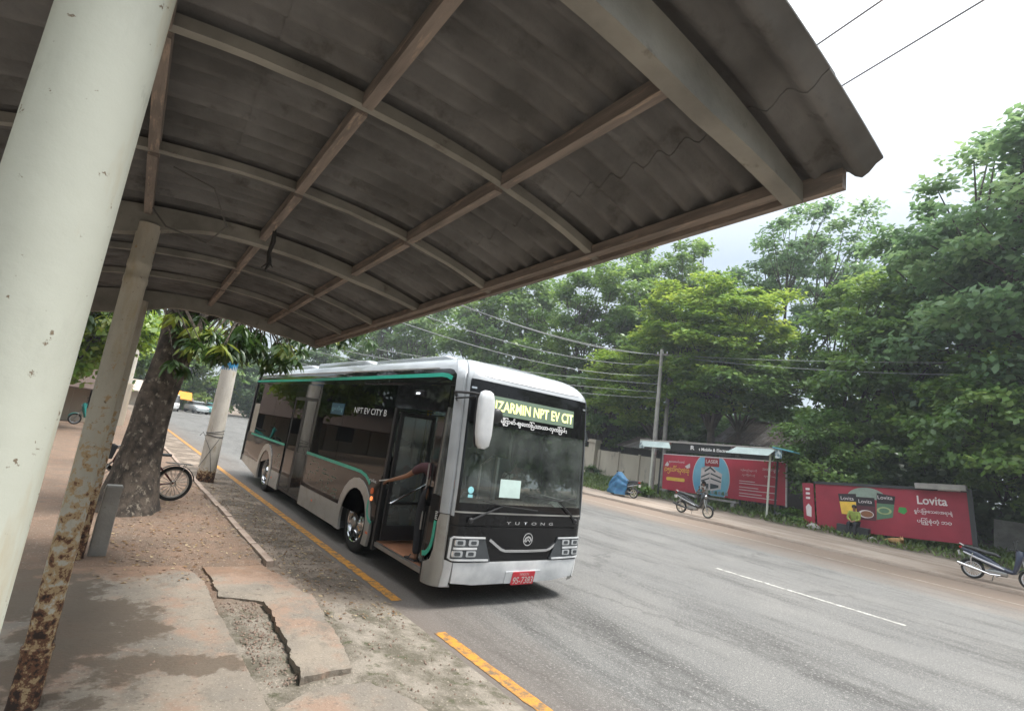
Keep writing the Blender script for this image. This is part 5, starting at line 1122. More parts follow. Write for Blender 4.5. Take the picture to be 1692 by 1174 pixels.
def billboard2():
    F = frame_map((23.0, 4.85, .22), (.45, -5.4, .50)); L, H = 5.4, 1.95
    t = thing('billboard', 'long dull red billboard with dark food packets and rounded white lettering under the right-hand tree', 'billboard', (23.2, 2.2, .2))
    patch('print_panel', [rect(0, 0, L, H)], F, .04, M_bred2, t, smooth=False)
    patch('frame', [rect(L-.02, -.08, L+.14, H+.12), rect(-.05, H, L-.02, H+.12)], F, .1, M_dark, t, off=-.02, smooth=False)
    patch('end_panel', [rect(-.55, -.25, -.08, H+.02)], F, .05, M_bred2, t, smooth=False)
    patch('end_panel_mark', [rrect(-.42, b, -.24, b+.1, .03) for b in (1.45, 1.65, 1.25)]+[[(-.42, .5), (-.22, .45), (-.2, .9), (-.32, 1.05), (-.44, .9)]], F, .003, M_bwhite, t, off=.052, smooth=False)
    for a in (.3, 2.6, L-.2): p = F(a, 0, -.12); mb = MB(); mb.tube([(p.x, p.y, .05), F(a, H, -.12)], .05, 8); mb.obj('post', M_dark, t)
    mb = MB(); mb.beam(F(3.8, H+.16, .1), F(L, H+.16, .1), .5, .22); mb.obj('light_box', M_conc, t, smooth=False)
    patch('lamp_strip', [rect(4.5, H+.02, 5.2, H+.07)], F, .03, M_bwhite, t, off=.09, smooth=False)
    up = [(2.0+.75*math.cos(a), 1.42+.5*math.sin(a)) for a in np.linspace(0, PI, 20)]
    patch('printed_arch', [up], F, .003, mat('print_sage', (.25, .32, .27), .6), t, off=.041, smooth=False)
    packs = (((1.02, .72), (1.62, .72), (1.62, 1.62), (.92, 1.58), M_byel), ((1.6, .55), (2.3, .55), (2.3, 1.5), (1.6, 1.5), mat('print_maroon', (.10, .025, .035), .6)), ((2.32, .6), (2.9, .75), (3.05, 1.62), (2.4, 1.72), M_pgreen))
    for i, (a, b, c, d, m) in enumerate(packs):
        patch('printed_packet', [[a, b, c, d]], F, .003, m, t, off=.046+.002*i, smooth=False)
        e = lambda p, q, k: (p[0]+(q[0]-p[0])*k, p[1]+(q[1]-p[1])*k)
        patch('printed_label', [[e(d, a, .38), e(c, b, .38), c, d]], F, .002, mat('print_black', (.02, .015, .02), .6), t, off=.052+.002*i, smooth=False)
        x0 = min(a[0], d[0])+.1; x1 = max(b[0], c[0])-.1; text('printed_lettering', 'Lovita', (x0, d[1]-.25, x1, d[1]-.1), F, M_bwhite, t, .057+.002*i)
    for cx, cy, r, m in ((1.3, .98, .2, M_byel), (1.95, .8, .24, M_bwhite), (1.98, .8, .19, mat('print_brown', (.28, .12, .06), .6)), (2.62, 1.0, .22, mat('print_lime', (.35, .42, .2), .6)), (2.62, 1.0, .15, M_pgreen)):
        patch('printed_dish', [[(cx+r*1.2*math.cos(a), cy+r*.7*math.sin(a)) for a in np.linspace(0, 2*PI, 19)[:-1]]], F, .002, m, t, off=.060 if r > .2 else .064, smooth=False)
    patch('printed_leaf', [[(3.1, 1.0), (3.3, .92), (3.42, 1.05), (3.38, 1.2), (3.15, 1.2)]], F, .002, mat('print_leaf', (.05, .30, .07), .6), t, off=.045, smooth=False)
    text('printed_lettering', 'Lovita', (3.78, 1.38, 4.75, 1.72), F, M_bwhite, t, .045, bold=.02)
    text('printed_lettering', 'ရွှင်ပြုံးစေသောအရာရဲ့', (3.65, .98, 4.88, 1.22), F, M_bwhite, t, .045, bold=.01)
    text('printed_lettering', 'ပြည့်စုံတဲ့ ဘဝ', (3.72, .58, 4.82, .85), F, M_bwhite, t, .045, bold=.015)
billboard2()

# ------------------------------------------------------------------ two-wheelers (local frame: forward +Y)
def wheel2(t, y, r, m_t, m_r, spokes=0, name='wheel', tw=.045):
    w = MB(); n = 32; k = []
    w.lathe([(r-.06, -tw*.8), (r-.02, -tw), (r, -tw*.4), (r, tw*.4), (r-.02, tw), (r-.06, tw*.8)], (0, y, r), 'X', n); o = w.obj(name, m_t, t, local=True)
    w = MB(); w.lathe([(r-.06, -tw*.75), (r-.085, -tw*.6), (r-.085, tw*.6), (r-.06, tw*.75), (r-.06, -tw*.75)], (0, y, r), 'X', n); w.obj('rim', m_r, o, local=True)
    w = MB(); q = spokes or 5
    for i in range(q):
        a = 2*PI*i/q
        for s in ((-1, 1) if spokes else (0,)):
            w.beam((s*.03, y+.03*math.cos(a), r+.03*math.sin(a)), (0, y+(r-.07)*math.cos(a+.15*s), r+(r-.07)*math.sin(a+.15*s)), .006 if spokes else .03, .006 if spokes else .035)
    w.lathe([(.045, -.04), (.05, 0), (.045, .04)], (0, y, r), 'X', 12); w.obj('spokes', m_r, o, smooth=False, local=True); return o
def motorcycle(name, label, body, accent, wheelm, style, cat='motorcycle'):
    t = thing(name, label, cat, group='motorcycles parked by the road'); r = .27 if style == 'under' else .25; wb = 1.24
    sp = 18 if style == 'under' else 0
    wheel2(t, 0, r, M_rubber, wheelm, sp, tw=.042); wheel2(t, wb, r, M_rubber, wheelm, sp, tw=.038)
    def lo(name, secs, m, par=t, e=3): mb = MB(); mb.loft([rsec((0, y, z), w, h, 'y', 14, e) for y, z, w, h in secs]); return mb.obj(name, m, par, ang=50, local=True)
    lo('body', [(-.28, .80, .06, .05), (-.15, .76, .18, .13), (.12, .66, .26, .24), (.42, .52, .26, .26), (.62, .42, .22, .16), (.85, .38, .24, .12), (.95, .40, .2, .1)], body)
    lo('side_cover', [(-.2, .70, .2, .05), (.1, .60, .28, .09), (.45, .50, .285, .09), (.7, .42, .25, .05)], accent)
    lo('seat', [(-.22, .85, .12, .04), (-.12, .86, .22, .08), (.1, .83, .25, .1), (.3, .79, .27, .1), (.5, .78, .24, .09), (.6, .74, .14, .05)], M_dark)
    mb = MB()
    for q in ([(-.02, .9, .40), (.02, .92, .62), (.0, .98, .88), (0, 1.0, .98)],): mb.loft([rsec((0, y, z), w, d, 'z', 14, 3) for y, z, w, d in ((.90, .38, .26, .08), (.95, .55, .34, .12), (1.0, .75, .30, .16), (1.02, .90, .26, .2), (1.0, 1.0, .18, .14))])
    mb.obj('front_shield', body, t, ang=50, local=True)
    mb = MB(); mb.loft([rsec((s_, y, z), .05, .12, 'y', 10, 2) for s_, y, z in ((0, 1.02, .9), (0, 1.08, .86), (0, 1.1, .82))]); mb.ell((0, 1.10, .86), (.09, .05, .065), 14, 8); mb.obj('headlight', M_lens, t, local=True)
    mb = MB(); mb.tube([(-.33, .84, 1.0), (-.2, .93, 1.02), (0, .97, 1.0), (.2, .93, 1.02), (.33, .84, 1.0)], .014, 8)
    for s in (-1, 1): mb.tube([(s*.33, .84, 1.0), (s*.24, .895, 1.01)], .02, 8)
    mb.obj('handlebar', M_blackp, t, local=True)
    for s in (-1, 1):
        mb = MB(); mb.tube([(s*.2, .93, 1.02), (s*.27, .92, 1.2)], .007, 6); mb.ell((s*.29, .92, 1.23), (.06, .015, .04), 12, 6); mb.obj('mirror', M_blackp, t, local=True)
        mb = MB(); mb.tube([(s*.065, wb, r), (s*.075, wb-.12, .55), (s*.05, wb-.2, .8)], [.02, .024, .024], 8); mb.obj('fork', M_steel, t, local=True)
        mb = MB(); mb.tube([(s*.1, 0, r), (s*.12, -.02, .55), (s*.11, .02, .72)], .018, 8); mb.obj('shock_absorber', M_chrome, t, local=True)
    for y, a0, a1, nm in ((wb, 20, 150, 'front_mudguard'), (0, 40, 175, 'rear_mudguard')):
        mb = MB(); mb.loft([[(x, y+(r+.035+dz)*math.cos(R_(a)), r+(r+.035+dz)*math.sin(R_(a))) for x, dz in ((-.065, -.02), (-.05, .0), (.05, .0), (.065, -.02), (.05, -.012), (-.05, -.012))] for a in np.linspace(a0, a1, 9)]); mb.obj(nm, body if style == 'scooter' or y else M_blackp, t, ang=50, local=True)
    mb = MB(); mb.tube([(.11, .62, .24), (.13, .4, .22), (.15, .15, .28), (.16, -.1, .33), (.16, -.32, .38)], [.02, .022, .035, .045, .04], 10); mb.obj('exhaust', M_chrome if style == 'under' else M_dark, t, local=True)
    mb = MB(); mb.loft([rsec((0, y, z), w, h, 'y', 12, 2.5) for y, z, w, h in ((.35, .3, .18, .14), (.5, .3, .24, .2), (.75, .3, .2, .16))]); mb.tube([(-.08, .0, r), (-.1, .5, .3)], .03, 8); mb.tube([(-.22, .55, .2), (.22, .55, .2)], .015, 8); mb.obj('engine', M_steel, t, local=True)
    mb = MB(); mb.box((0, -.27, .82), (.14, .05, .05)); mb.obj('tail_light', mat('tail_red', (.5, .02, .02), .3), t, local=True)
    mb = MB(); mb.box((0, -.31, .66), (.2, .01, .13), rx=.2); mb.obj('number_plate', M_lettw, t, local=True)
    mb = MB(); mb.tube([(-.1, .45, .25), (-.22, .38, .02)], .012, 6); mb.tube([(-.05, 0-.18, .86), (-.05, -.3, .92), (.05, -.3, .92), (.05, -.18, .86)], .01, 6); mb.obj('stand', M_steel, t, local=True)
    return t
M_mblk = mat('moto_black', (.02, .021, .024), .2, coat=.6); M_msil = mat('moto_silver', (.42, .43, .45), .3, .6); M_cwheel = mat('cream_alloy', (.66, .60, .50), .4, .2)
M_mwhite = mat('moto_white', (.62, .63, .68), .3); M_mteal = mat('moto_teal', (.02, .24, .22), .3, coat=.4); M_mnavy = mat('moto_navy', (.03, .04, .075), .3, coat=.4)
m = motorcycle('motorcycle', 'black scooter with cream alloy wheels parked in front of the far shelter', M_mblk, M_msil, M_cwheel, 'scooter'); place(m, (17.0, 8.0, .13), PI+.05, .0)
m = motorcycle('motorcycle', 'dark motorcycle with pale spoked wheels and long exhaust at the right edge of the street', M_mnavy, M_mwhite, mat('pale_rim', (.66, .66, .68), .35, .3), 'under'); place(m, (17.1, -1.72, .13), PI+.0)
m.rotation_euler = m.matrix_world.to_euler()
m = motorcycle('motorcycle', 'motorcycle half covered by a blue tarpaulin in front of the cream wall', M_mblk, M_msil, M_cwheel, 'scooter'); place(m, (18.6, 11.9, .14), R_(8)); m3 = m
m = motorcycle('motorcycle', 'teal scooter standing beside the cream building beyond the thick near post', M_mteal, M_msil, M_msil, 'scooter'); place(m, (-3.2, 25.6, .12), PI/2+.15)
def tarp():
    mb = MB(); secs = []
    for i, (y, top, w) in enumerate(((.35, .86, .3), (.6, 1.0, .42), (.85, 1.2, .55), (1.0, 1.3, .5), (1.15, 1.16, .42), (1.4, .85, .36), (1.5, .6, .3))):
        s = []
        for k in range(17):
            u = k/16*2-1; z = top*(1-abs(u)**2.2)+.10*abs(u)**2.2; x = w*(abs(u)**.7)*(1 if u > 0 else -1)*(1+.13*math.sin(k*2.4+i)); s.append((x, y+.04*math.sin(k*1.9), z))
        secs.append(s)
    v = [q for s in secs for q in s]; f = [(i*17+k, i*17+k+1, (i+1)*17+k+1, (i+1)*17+k) for i in range(len(secs)-1) for k in range(16)]
    t = MB(); t.add(v, f); me = t.mesh('tarpaulin'); bm = bmesh.new(); bm.from_mesh(me); bmesh.ops.subdivide_edges(bm, edges=bm.edges[:], cuts=3, use_grid_fill=True, smooth=.6)
    for w_ in bm.verts: w_.co += Vector((fbm(w_.co.x*3, w_.co.z*2, 3, 1), 0, fbm(w_.co.x*4, w_.co.y*3, 2, 8)))*.025
    bmesh.ops.solidify(bm, geom=bm.faces[:], thickness=.01); bm.to_mesh(me); bm.free()
    o = link_mesh('tarpaulin', me, mat('tarp_blue', (.02, .10, .22), .6, col2=(.03, .16, .30), scale=5, bmp=.4, bscale=12), None); o.matrix_world = m3.matrix_world @ Matrix.Diagonal((.85, .95, .93, 1)); _tag(o, 'crumpled blue tarpaulin draped over the front of a parked motorcycle by the wall', 'tarpaulin')
tarp()
def bicycle(label):
    t = thing('bicycle', label, 'bicycle'); r = .33; wb = 1.22
    M_fr = mat('bike_frame', (.12, .02, .02), .4); M_br = mat('bike_rim', (.5, .48, .45), .35, .6)
    for y in (0, wb):
        o = wheel2(t, y, r, M_rubber, M_br, 18, tw=.018)
    def tb(name, P, rr, m): mb = MB(); mb.tube(P, rr, 8); return mb.obj(name, m, t, local=True)
    bb, st, hd, hb = (0, .45, .28), (0, .3, .78), (0, .98, .86), (0, 1.03, .68)
    mb = MB()
    for a, b in ((bb, st), (bb, hb), (st, (0, .99, .82)), ((0, 0, r), bb), ((0, 0, r), (0, .33, .68)), (hb, hd)): mb.tube([a, b], .016, 8)
    mb.obj('frame', M_fr, t, local=True)
    for s in (-1, 1): tb('fork', [(s*.045, wb, r), (s*.045, 1.1, .6), (0, 1.04, .68)], .012, M_br)
    tb('handlebar', [(-.28, .78, .93), (-.25, .88, .96), (-.1, 1.0, .95), (0, 1.02, .92), (.1, 1.0, .95), (.25, .88, .96), (.28, .78, .93)], .013, M_steel)
    mb = MB(); mb.loft([rsec((0, y, .86), w, .05, 'y', 12, 2.5) for y, w in ((.14, .1), (.2, .2), (.3, .18), (.44, .05))]); mb.tube([(0, .3, .76), (0, .3, .84)], .014, 8); mb.obj('saddle', M_dark, t, local=True)
    mb = MB(); P = []
    for z, a, b in ((.74, .13, .1), (.98, .18, .14)): P.append([(a*sx, 1.18+b*sy, z) for sx, sy in ((-1, -1), (-.5, -1), (0, -1), (.5, -1), (1, -1), (1, 0), (1, 1), (.5, 1), (0, 1), (-.5, 1), (-1, 1), (-1, 0))])
    mb.loft(P, cap=False); mb.add(P[0], [tuple(range(12))]); mb.obj('basket', mat('basket_grey', (.10, .11, .12), .6), t, local=True)
    mb = MB(); mb.beam((-.05, -.25, .70), (-.05, .2, .72), .012, .012); mb.beam((.05, -.25, .70), (.05, .2, .72), .012, .012); mb.beam((-.05, -.25, .70), (.05, -.25, .70), .012, .012); mb.tube([(-.05, -.15, .70), (-.05, 0, r)], .007, 6); mb.tube([(.05, -.15, .70), (.05, 0, r)], .007, 6); mb.obj('rear_carrier', M_steel, t, local=True)
    mb = MB(); mb.lathe([(.001, .03), (.1, .03), (.1, .035), (.001, .035)], (0, .45, .28), 'X', 20); mb.tube([(.05, .45, .28), (.08, .5, .14)], .01, 6); mb.tube([(-.05, .45, .28), (-.08, .4, .42)], .01, 6); mb.box((.13, .51, .13), (.09, .06, .02)); mb.box((-.13, .39, .43), (.09, .06, .02)); mb.obj('crank', M_steel, t, local=True)
    mb = MB(); mb.loft([[(x, (r+.03)*math.cos(R_(a)), r+(r+.03)*math.sin(R_(a))) for x in (-.03, .03)]+[(x, (r+.022)*math.cos(R_(a)), r+(r+.022)*math.sin(R_(a))) for x in (.03, -.03)] for a in np.linspace(10, 170, 12)]); mb.obj('mudguard', M_dark, t, local=True)
    return t
b_ = bicycle('old bicycle with a front basket leaning behind the dark tree trunk'); place(b_, (-2.28, 6.35, .12), PI/2+.14, -.0)

# ------------------------------------------------------------------ small things and people across the road
o = thing('stub_post', 'short square grey concrete post beside the rusty shelter post', 'post', (-3.36, 2.45, .1)); mb = MB(); mb.loft([rsec((-3.36+dx, 2.45, z), w, w*.8, 'z', 12, 8) for z, w, dx in ((0, .19, 0), (.5, .185, .0), (.93, .18, .01), (.95, .16, .01))]); mb.obj('shaft', M_conc, o, smooth=False)
M_vest = mat('yellow_vest', (.27, .34, .06), .8, col2=(.17, .22, .04), scale=8); M_khaki = mat('khaki_shirt', (.22, .2, .12), .8)
P = seated(lean=.05, seat=.45, hands='lap'); d = person('person in a yellow green vest sitting in front of the dull red billboard', P, M_vest, M_trous, sleeves='long'); place(d, (22.6, 3.25, .2), PI/2+.1)
bx('bench', 'dark low bench under the person in the yellow green vest', 'bench', (22.5, 2.7, .2), (22.8, 3.9, .62), M_dark)
P = seated(lean=.22, seat=.42, hands='knees'); P['face'] = (.3, .8, -.3); d = person('person in a white top sitting under the far shelter before the round picture', P, mat('white_shirt', (.62, .60, .58), .9), mat('brown_trousers', (.06, .045, .04), .9), hair_long=True); place(d, (23.15, 10.6, .17), PI/2-.3)
def dog():
    t = thing('dog', 'small tan dog lying curled on the far pavement edge below the text billboard', 'dog', (22.7, 1.75, .2)); J = dict(hip=((.30, 0, .15), (.13, .12)), belly=((.1, .02, .13), (.12, .11)), chest=((-.14, 0, .15), (.13, .13)), neck=((-.28, .05, .24), .075), head=((-.36, .1, .29), .07), nose=((-.46, .16, .25), .035), f1=((-.2, -.1, .07), .04), f2=((-.38, -.13, .03), .026), g1=((-.2, .14, .07), .04), g2=((-.4, .2, .03), .026), h1=((.32, -.12, .09), .07), h2=((.14, -.2, .04), .03), h3=((.05, -.22, .03), .024), t1=((.42, .06, .12), .03), t2=((.5, .16, .06), .018))
    B = [('hip', 'belly'), ('belly', 'chest'), ('chest', 'neck'), ('neck', 'head'), ('head', 'nose'), ('chest', 'f1'), ('f1', 'f2'), ('chest', 'g1'), ('g1', 'g2'), ('hip', 'h1'), ('h1', 'h2'), ('h2', 'h3'), ('hip', 't1'), ('t1', 't2')]
    ex = MB(); ex.lathe([(.025, 0), (.002, .07)], (-.33, .06, .34), n=6); ex.lathe([(.025, 0), (.002, .07)], (-.32, .14, .34), n=6)
    skin_mesh('body', J, B, mat('dog_tan', (.36, .19, .07), .9, col2=(.50, .32, .16), scale=6), t, 'belly', extra=ex); place(t, (22.7, 1.75, .2), R_(60))
dog()
# ------------------------------------------------------------------ far end of the road: cars, stall, buildings
def car(name, label, body, loc, rz, van=False):
    t = thing(name, label, 'van' if van else 'car', group=None); L = 4.2; H = 1.9 if van else 1.45
    mb = MB(); secs = [(-2.1, .55, .5, 1.5), (-2.0, .65, .75, 1.66), (-1.2, .68, .8, 1.7), (0, .68, .82, 1.7), (1.2, .66, .78, 1.68), (1.95, .6, .6, 1.6), (2.1, .52, .4, 1.4)]
    mb.loft([rsec((0, y, z), w, h, 'y', 18, 5) for y, z, h, w in secs]); mb.obj('body', body, t, ang=50, local=True)
    y0, y1 = (-1.9, 1.5) if van else (-1.6, .9)
    mb = MB(); mb.loft([rsec((0, (y0+y1)/2, z), w, l, 'z', 18, 5) for z, w, l in ((.95, 1.6, y1-y0), (H-.2, 1.4, (y1-y0)*.78), (H, 1.25, (y1-y0)*.66))]); mb.obj('windows', M_sglass if not van else M_dark, t, ang=40, local=True)
    mb = MB(); mb.loft([rsec((0, (y0+y1)/2, z), w, l, 'z', 18, 5) for z, w, l in ((H-.06, 1.34, (y1-y0)*.74), (H+.03, 1.2, (y1-y0)*.62))]); mb.obj('roof', body, t, ang=50, local=True)
    for y in (-1.3, 1.3):
        for s in (-1, 1): w = MB(); w.lathe([(.001, s*.74), (.2, s*.8), (.3, s*.84), (.3, s*.66)], (0, y, .3), 'X', 20); w.obj('wheel', M_rubber, t, local=True)
    for s in (-1, 1): w = MB(); w.box((s*.6, 2.06, .68), (.3, .08, .14)); w.obj('headlight', M_lens, t, local=True)
    place(t, loc, rz); return t
car('van', 'white van parked at the far end of the road by the orange awning', mat('car_white', (.7, .7, .7), .3, coat=.5), (3.0, 68, 0), PI-.1, True)
car('car', 'pale silver car parked at the road end right of the white van', mat('car_silver', (.5, .54, .56), .3, .3, coat=.5), (5.9, 70, 0), PI+.2)
car('car', 'greenish blue car at the far end of the road beside the white pole', mat('car_teal', (.12, .32, .33), .3, coat=.5), (8.0, 73, 0), PI)
def stall():
    t = thing('stall', 'roadside stall with an orange awning at the far end of the road', 'stall', (1, 72, 0))
    mb = MB(); mb.b2((-3, 71, 0), (4.0, 74, 1.6)); mb.obj('wall', M_cream, t, smooth=False)
    mb = MB(); mb.loft([[(2.6, y, z), (5.2, y, z-.1), (5.2, y, z-.02), (2.6, y, z+.08)] for y, z in ((70, 1.5), (71.5, 2.4))]); mb.obj('awning', mat('awning_orange', (.85, .30, .03), .7), t, smooth=False)
    mb = MB(); mb.loft([[(-3.5, y, z), (2.5, y, z), (2.5, y, z+.08), (-3.5, y, z+.08)] for y, z in ((70, 1.7), (73, 3.0))]); mb.obj('roof', mat('stall_roof', (.5, .42, .36), .8), t, smooth=False)
stall()
def left_building():
    t = thing('building', 'low cream building with a brown sloping eave beyond the rusty post', 'building', (-8, 29, 0))
    mb = MB(); mb.b2((-16, 28, 0), (-2.5, 34, 2.3)); mb.obj('wall', M_cream, t, smooth=False)
    mb = MB(); mb.loft([[(-16.4, y, z), (-3.2, y, z), (-3.2, y, z+.06), (-16.4, y, z+.06)] for y, z in ((26.6, 1.72), (29.2, 2.9), (31.5, 3.6))]); mb.obj('roof', mat('brown_roof', (.09, .06, .048), .85, bmp=.2), t, smooth=False)
    for x in (-2.7, -4.9, -8.0, -11): mb = MB(); mb.box((x, 27.9, 1.1), (.22, .22, 2.3)); mb.obj('column', M_cream, t, smooth=False)
    for x in (-3.6, -6.2, -9.2): f = MB(); f.box((x, 27.96, 1.3), (1.1, .06, 1.0)); w = f.obj('window', M_dark, t, smooth=False); g = MB(); g.box((x, 27.92, 1.3), (.95, .03, .85)); g.obj('pane', M_bsky, w, smooth=False)
    t = thing('shop', 'long low shophouse with white signboards and rolling shutters facing the near shelter', 'shop', (-14, 8, 0))
    mb = MB(); mb.b2((-18, -6, 0), (-13, 22, 3.6)); mb.obj('wall', M_cream, t, smooth=False)
    for k in range(7):
        y = -4+3.8*k; mb = MB(); mb.b2((-13.0, y-1.3, .1), (-12.93, y+1.3, 2.4)); mb.obj('shutter', (M_dark, M_steel, mat('shutter_blue', (.05, .12, .2), .5))[k % 3], t, smooth=False)
        mb = MB(); mb.b2((-13.0, y-1.5, 2.65), (-12.8, y+1.5, 3.4)); mb.obj('signboard', (M_bwhite, M_bsky, M_bwhite, M_byel)[k % 4], t, smooth=False)
    mb = MB(); mb.loft([[(-18.3, -6.4, z), (-18.3, 22.4, z), (-18.3, 22.4, z+.1), (-18.3, -6.4, z+.1)] for z in (4.6,)]+[[(-11.6, -6.4, 3.5), (-11.6, 22.4, 3.5), (-11.6, 22.4, 3.6), (-11.6, -6.4, 3.6)]]); mb.obj('roof', M_rustroof, t, smooth=False)
left_building()

# ------------------------------------------------------------------ trees
G = 'trees across the road'
tree('tree', 'huge spreading tree filling the right edge of the view above the dull red billboard', (29.5, -3.0, .3), 19, (6.8, 6.8, 7.4), (27.5, -2.2, 12.4), 300, 170, .34, LF_pale, M_bark2, .55, G, flat=.45, tipr=1.25, limbs=9)
tree('tree', 'tall thin-crowned tree showing sky through its leaves behind the bright layered tree', (38, 14, .3), 25, (5.0, 6.8, 7.0), (38, 12.5, 17.6), 150, 120, .34, LF_pale, M_bark2, .4, G, tipr=1.1, limbs=7)
tree('tree', 'tall loose-leaved tree rising above the shelter eave left of the thin-crowned tree', (38, 24, .3), 25, (5, 7.5, 7.8), (38, 25, 16.8), 180, 130, .36, LF_mid, M_bark2, .4, G, tipr=1.1, limbs=7)
tree('tree', 'bright yellow-green tree with flat layered branches above the far shelter', (27.8, 13.5, .3), 15, (4.3, 5.4, 5.2), (27.2, 13.4, 10.6), 190, 200, .30, LF_bright, M_bark2, .3, G, flat=.28, tipr=1.2, limbs=9, up=1.0)
tree('tree', 'mid green tree between the bright layered tree and the huge right-hand tree', (29, 6.5, .3), 14, (3.8, 4.0, 5.2), (28, 4.6, 8.8), 150, 180, .30, LF_mid, M_bark2, .3, G, flat=.4, limbs=7)
tree('tree', 'low layered tree hanging over the utility pole and the cream wall', (29, 18.5, .3), 10, (3.6, 5.2, 3.8), (27.2, 18.6, 7.8), 150, 190, .28, LF_bright, M_bark2, .25, G, flat=.26, tipr=1.1, limbs=7, up=1.0)
tree('tree', 'spreading low tree whose branch hangs in front of the far shelter fascia', (28.6, 12, .3), 8, (3.4, 4.6, 2.1), (26.8, 11.0, 7.6), 120, 180, .27, LF_mid, M_bark2, .22, G, flat=.3, limbs=7, up=1.0)
tree('bush', 'dense light green bush standing between the two red billboards', (25.3, 5.8, .2), 6, (1.9, 2.2, 2.7), (25.2, 5.7, 3.4), 50, 200, .20, LF_mid, M_bark2, .12, G, tipr=.8, limbs=5, cat='bush')
tree('tree', 'drooping light-leaved tree just above the rounded white lettering', (26.5, -3.2, .3), 8, (3.0, 4.2, 3.1), (24.8, -2.0, 5.5), 130, 180, .28, LF_mid, M_bark2, .25, G, flat=.4, limbs=6)
tree('tree', 'broad green tree above the front of the bus roof', (32, 27, .3), 20, (5.4, 7.8, 9.4), (31, 27, 11.6), 270, 150, .38, LF_mid, M_bark2, .4, G, flat=.4, tipr=1.3, limbs=8)
tree('tree', 'darker broad tree above the middle of the bus roof', (32, 44, .3), 24, (6, 10.5, 12), (32, 44, 13.5), 280, 120, .5, LF_mid, M_bark2, .45, G, flat=.45, tipr=1.6, limbs=8)
tree('tree', 'far broad tree above the rear of the bus roof', (31, 66, .3), 32, (8, 15, 16), (31, 70, 16), 260, 100, .62, LF_mid, M_bark2, .45, G, flat=.5, tipr=1.9, limbs=8)
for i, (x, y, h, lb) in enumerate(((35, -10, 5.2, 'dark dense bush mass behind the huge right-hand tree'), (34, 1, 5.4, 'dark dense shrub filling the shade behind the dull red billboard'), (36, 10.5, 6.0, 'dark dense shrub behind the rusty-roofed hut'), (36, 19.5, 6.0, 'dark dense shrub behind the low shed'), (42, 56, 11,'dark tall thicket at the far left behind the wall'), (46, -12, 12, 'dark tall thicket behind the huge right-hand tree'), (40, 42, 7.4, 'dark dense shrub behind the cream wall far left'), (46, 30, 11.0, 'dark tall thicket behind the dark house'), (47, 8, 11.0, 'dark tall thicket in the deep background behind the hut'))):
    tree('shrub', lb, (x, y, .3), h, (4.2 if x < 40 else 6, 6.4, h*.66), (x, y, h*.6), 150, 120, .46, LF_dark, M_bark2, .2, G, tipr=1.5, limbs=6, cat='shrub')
for i, (x, y, z, r, lb, lm) in enumerate(((5, 78, 6, (9, 4, 7.2), 'yellow-green tree at the far end of the road behind the parked cars', LF_bright), (14, 80, 5.0, (5.0, 4, 4.6), 'rounded pale tree at the road end left of the bus rear', LF_pale), (24, 84, 8, (8, 5, 8), 'tall tree at the far end beyond the right pavement', LF_mid), (-5, 58, 6, (5, 5, 5.5), 'green tree over the near pavement far beyond the white pole', LF_mid), (-6.5, 39, 6.5, (4.5, 5, 4.6), 'leafy tree behind the low cream building', LF_mid), (-5.4, 22, 4.6, (2.6, 3, 2.3), 'palm-like leafy tree in front of the brown eave', LF_bright))):
    tree('tree', lb, (x, y, 0), z+r[2], r, (x, y, z), 150, 170, .5 if y > 50 else .3, lm, M_bark2, .3, 'trees beyond the near pavement', tipr=1.5 if y > 50 else 1., limbs=6)
for x, y, lb in ((27, -16, 'tree on the far pavement well right of the view'), (28, -28, 'second tree on the far pavement well right of the view'), (18, -46, 'unseen tree added down the road behind the viewer for dark reflections'), (7, -48, 'unseen tree added over the road behind the viewer for dark reflections'), (-4, -46, 'unseen tree added over the near kerb behind the viewer for dark reflections'), (30, -40, 'unseen broad tree added down the far pavement behind the viewer for dark reflections'), (-16, -16, 'tree behind the near pavement on the viewer side'), (-15, 30, 'tree behind the shophouse row'), (-10.5, 13.5, 'leafy tree in front of the shophouse beyond the thick near post'), (-11, 2, 'leafy tree in front of the shophouse left of the shelter')):  # unseen row behind the viewer is added so the windscreen reflects dark
    nr_ = -12 < x < -10; tree('tree', lb, (x, y, 0), 14, (3.4, 4, 3) if nr_ else (7, 7, 6.5), (x, y, 5.2 if nr_ else 7.5), 90, 260 if nr_ else 90, .24 if nr_ else .75, LF_mid if nr_ else LF_dark, M_bark2, .4, 'trees outside the view', tipr=.9 if nr_ else 2.0, limbs=6)
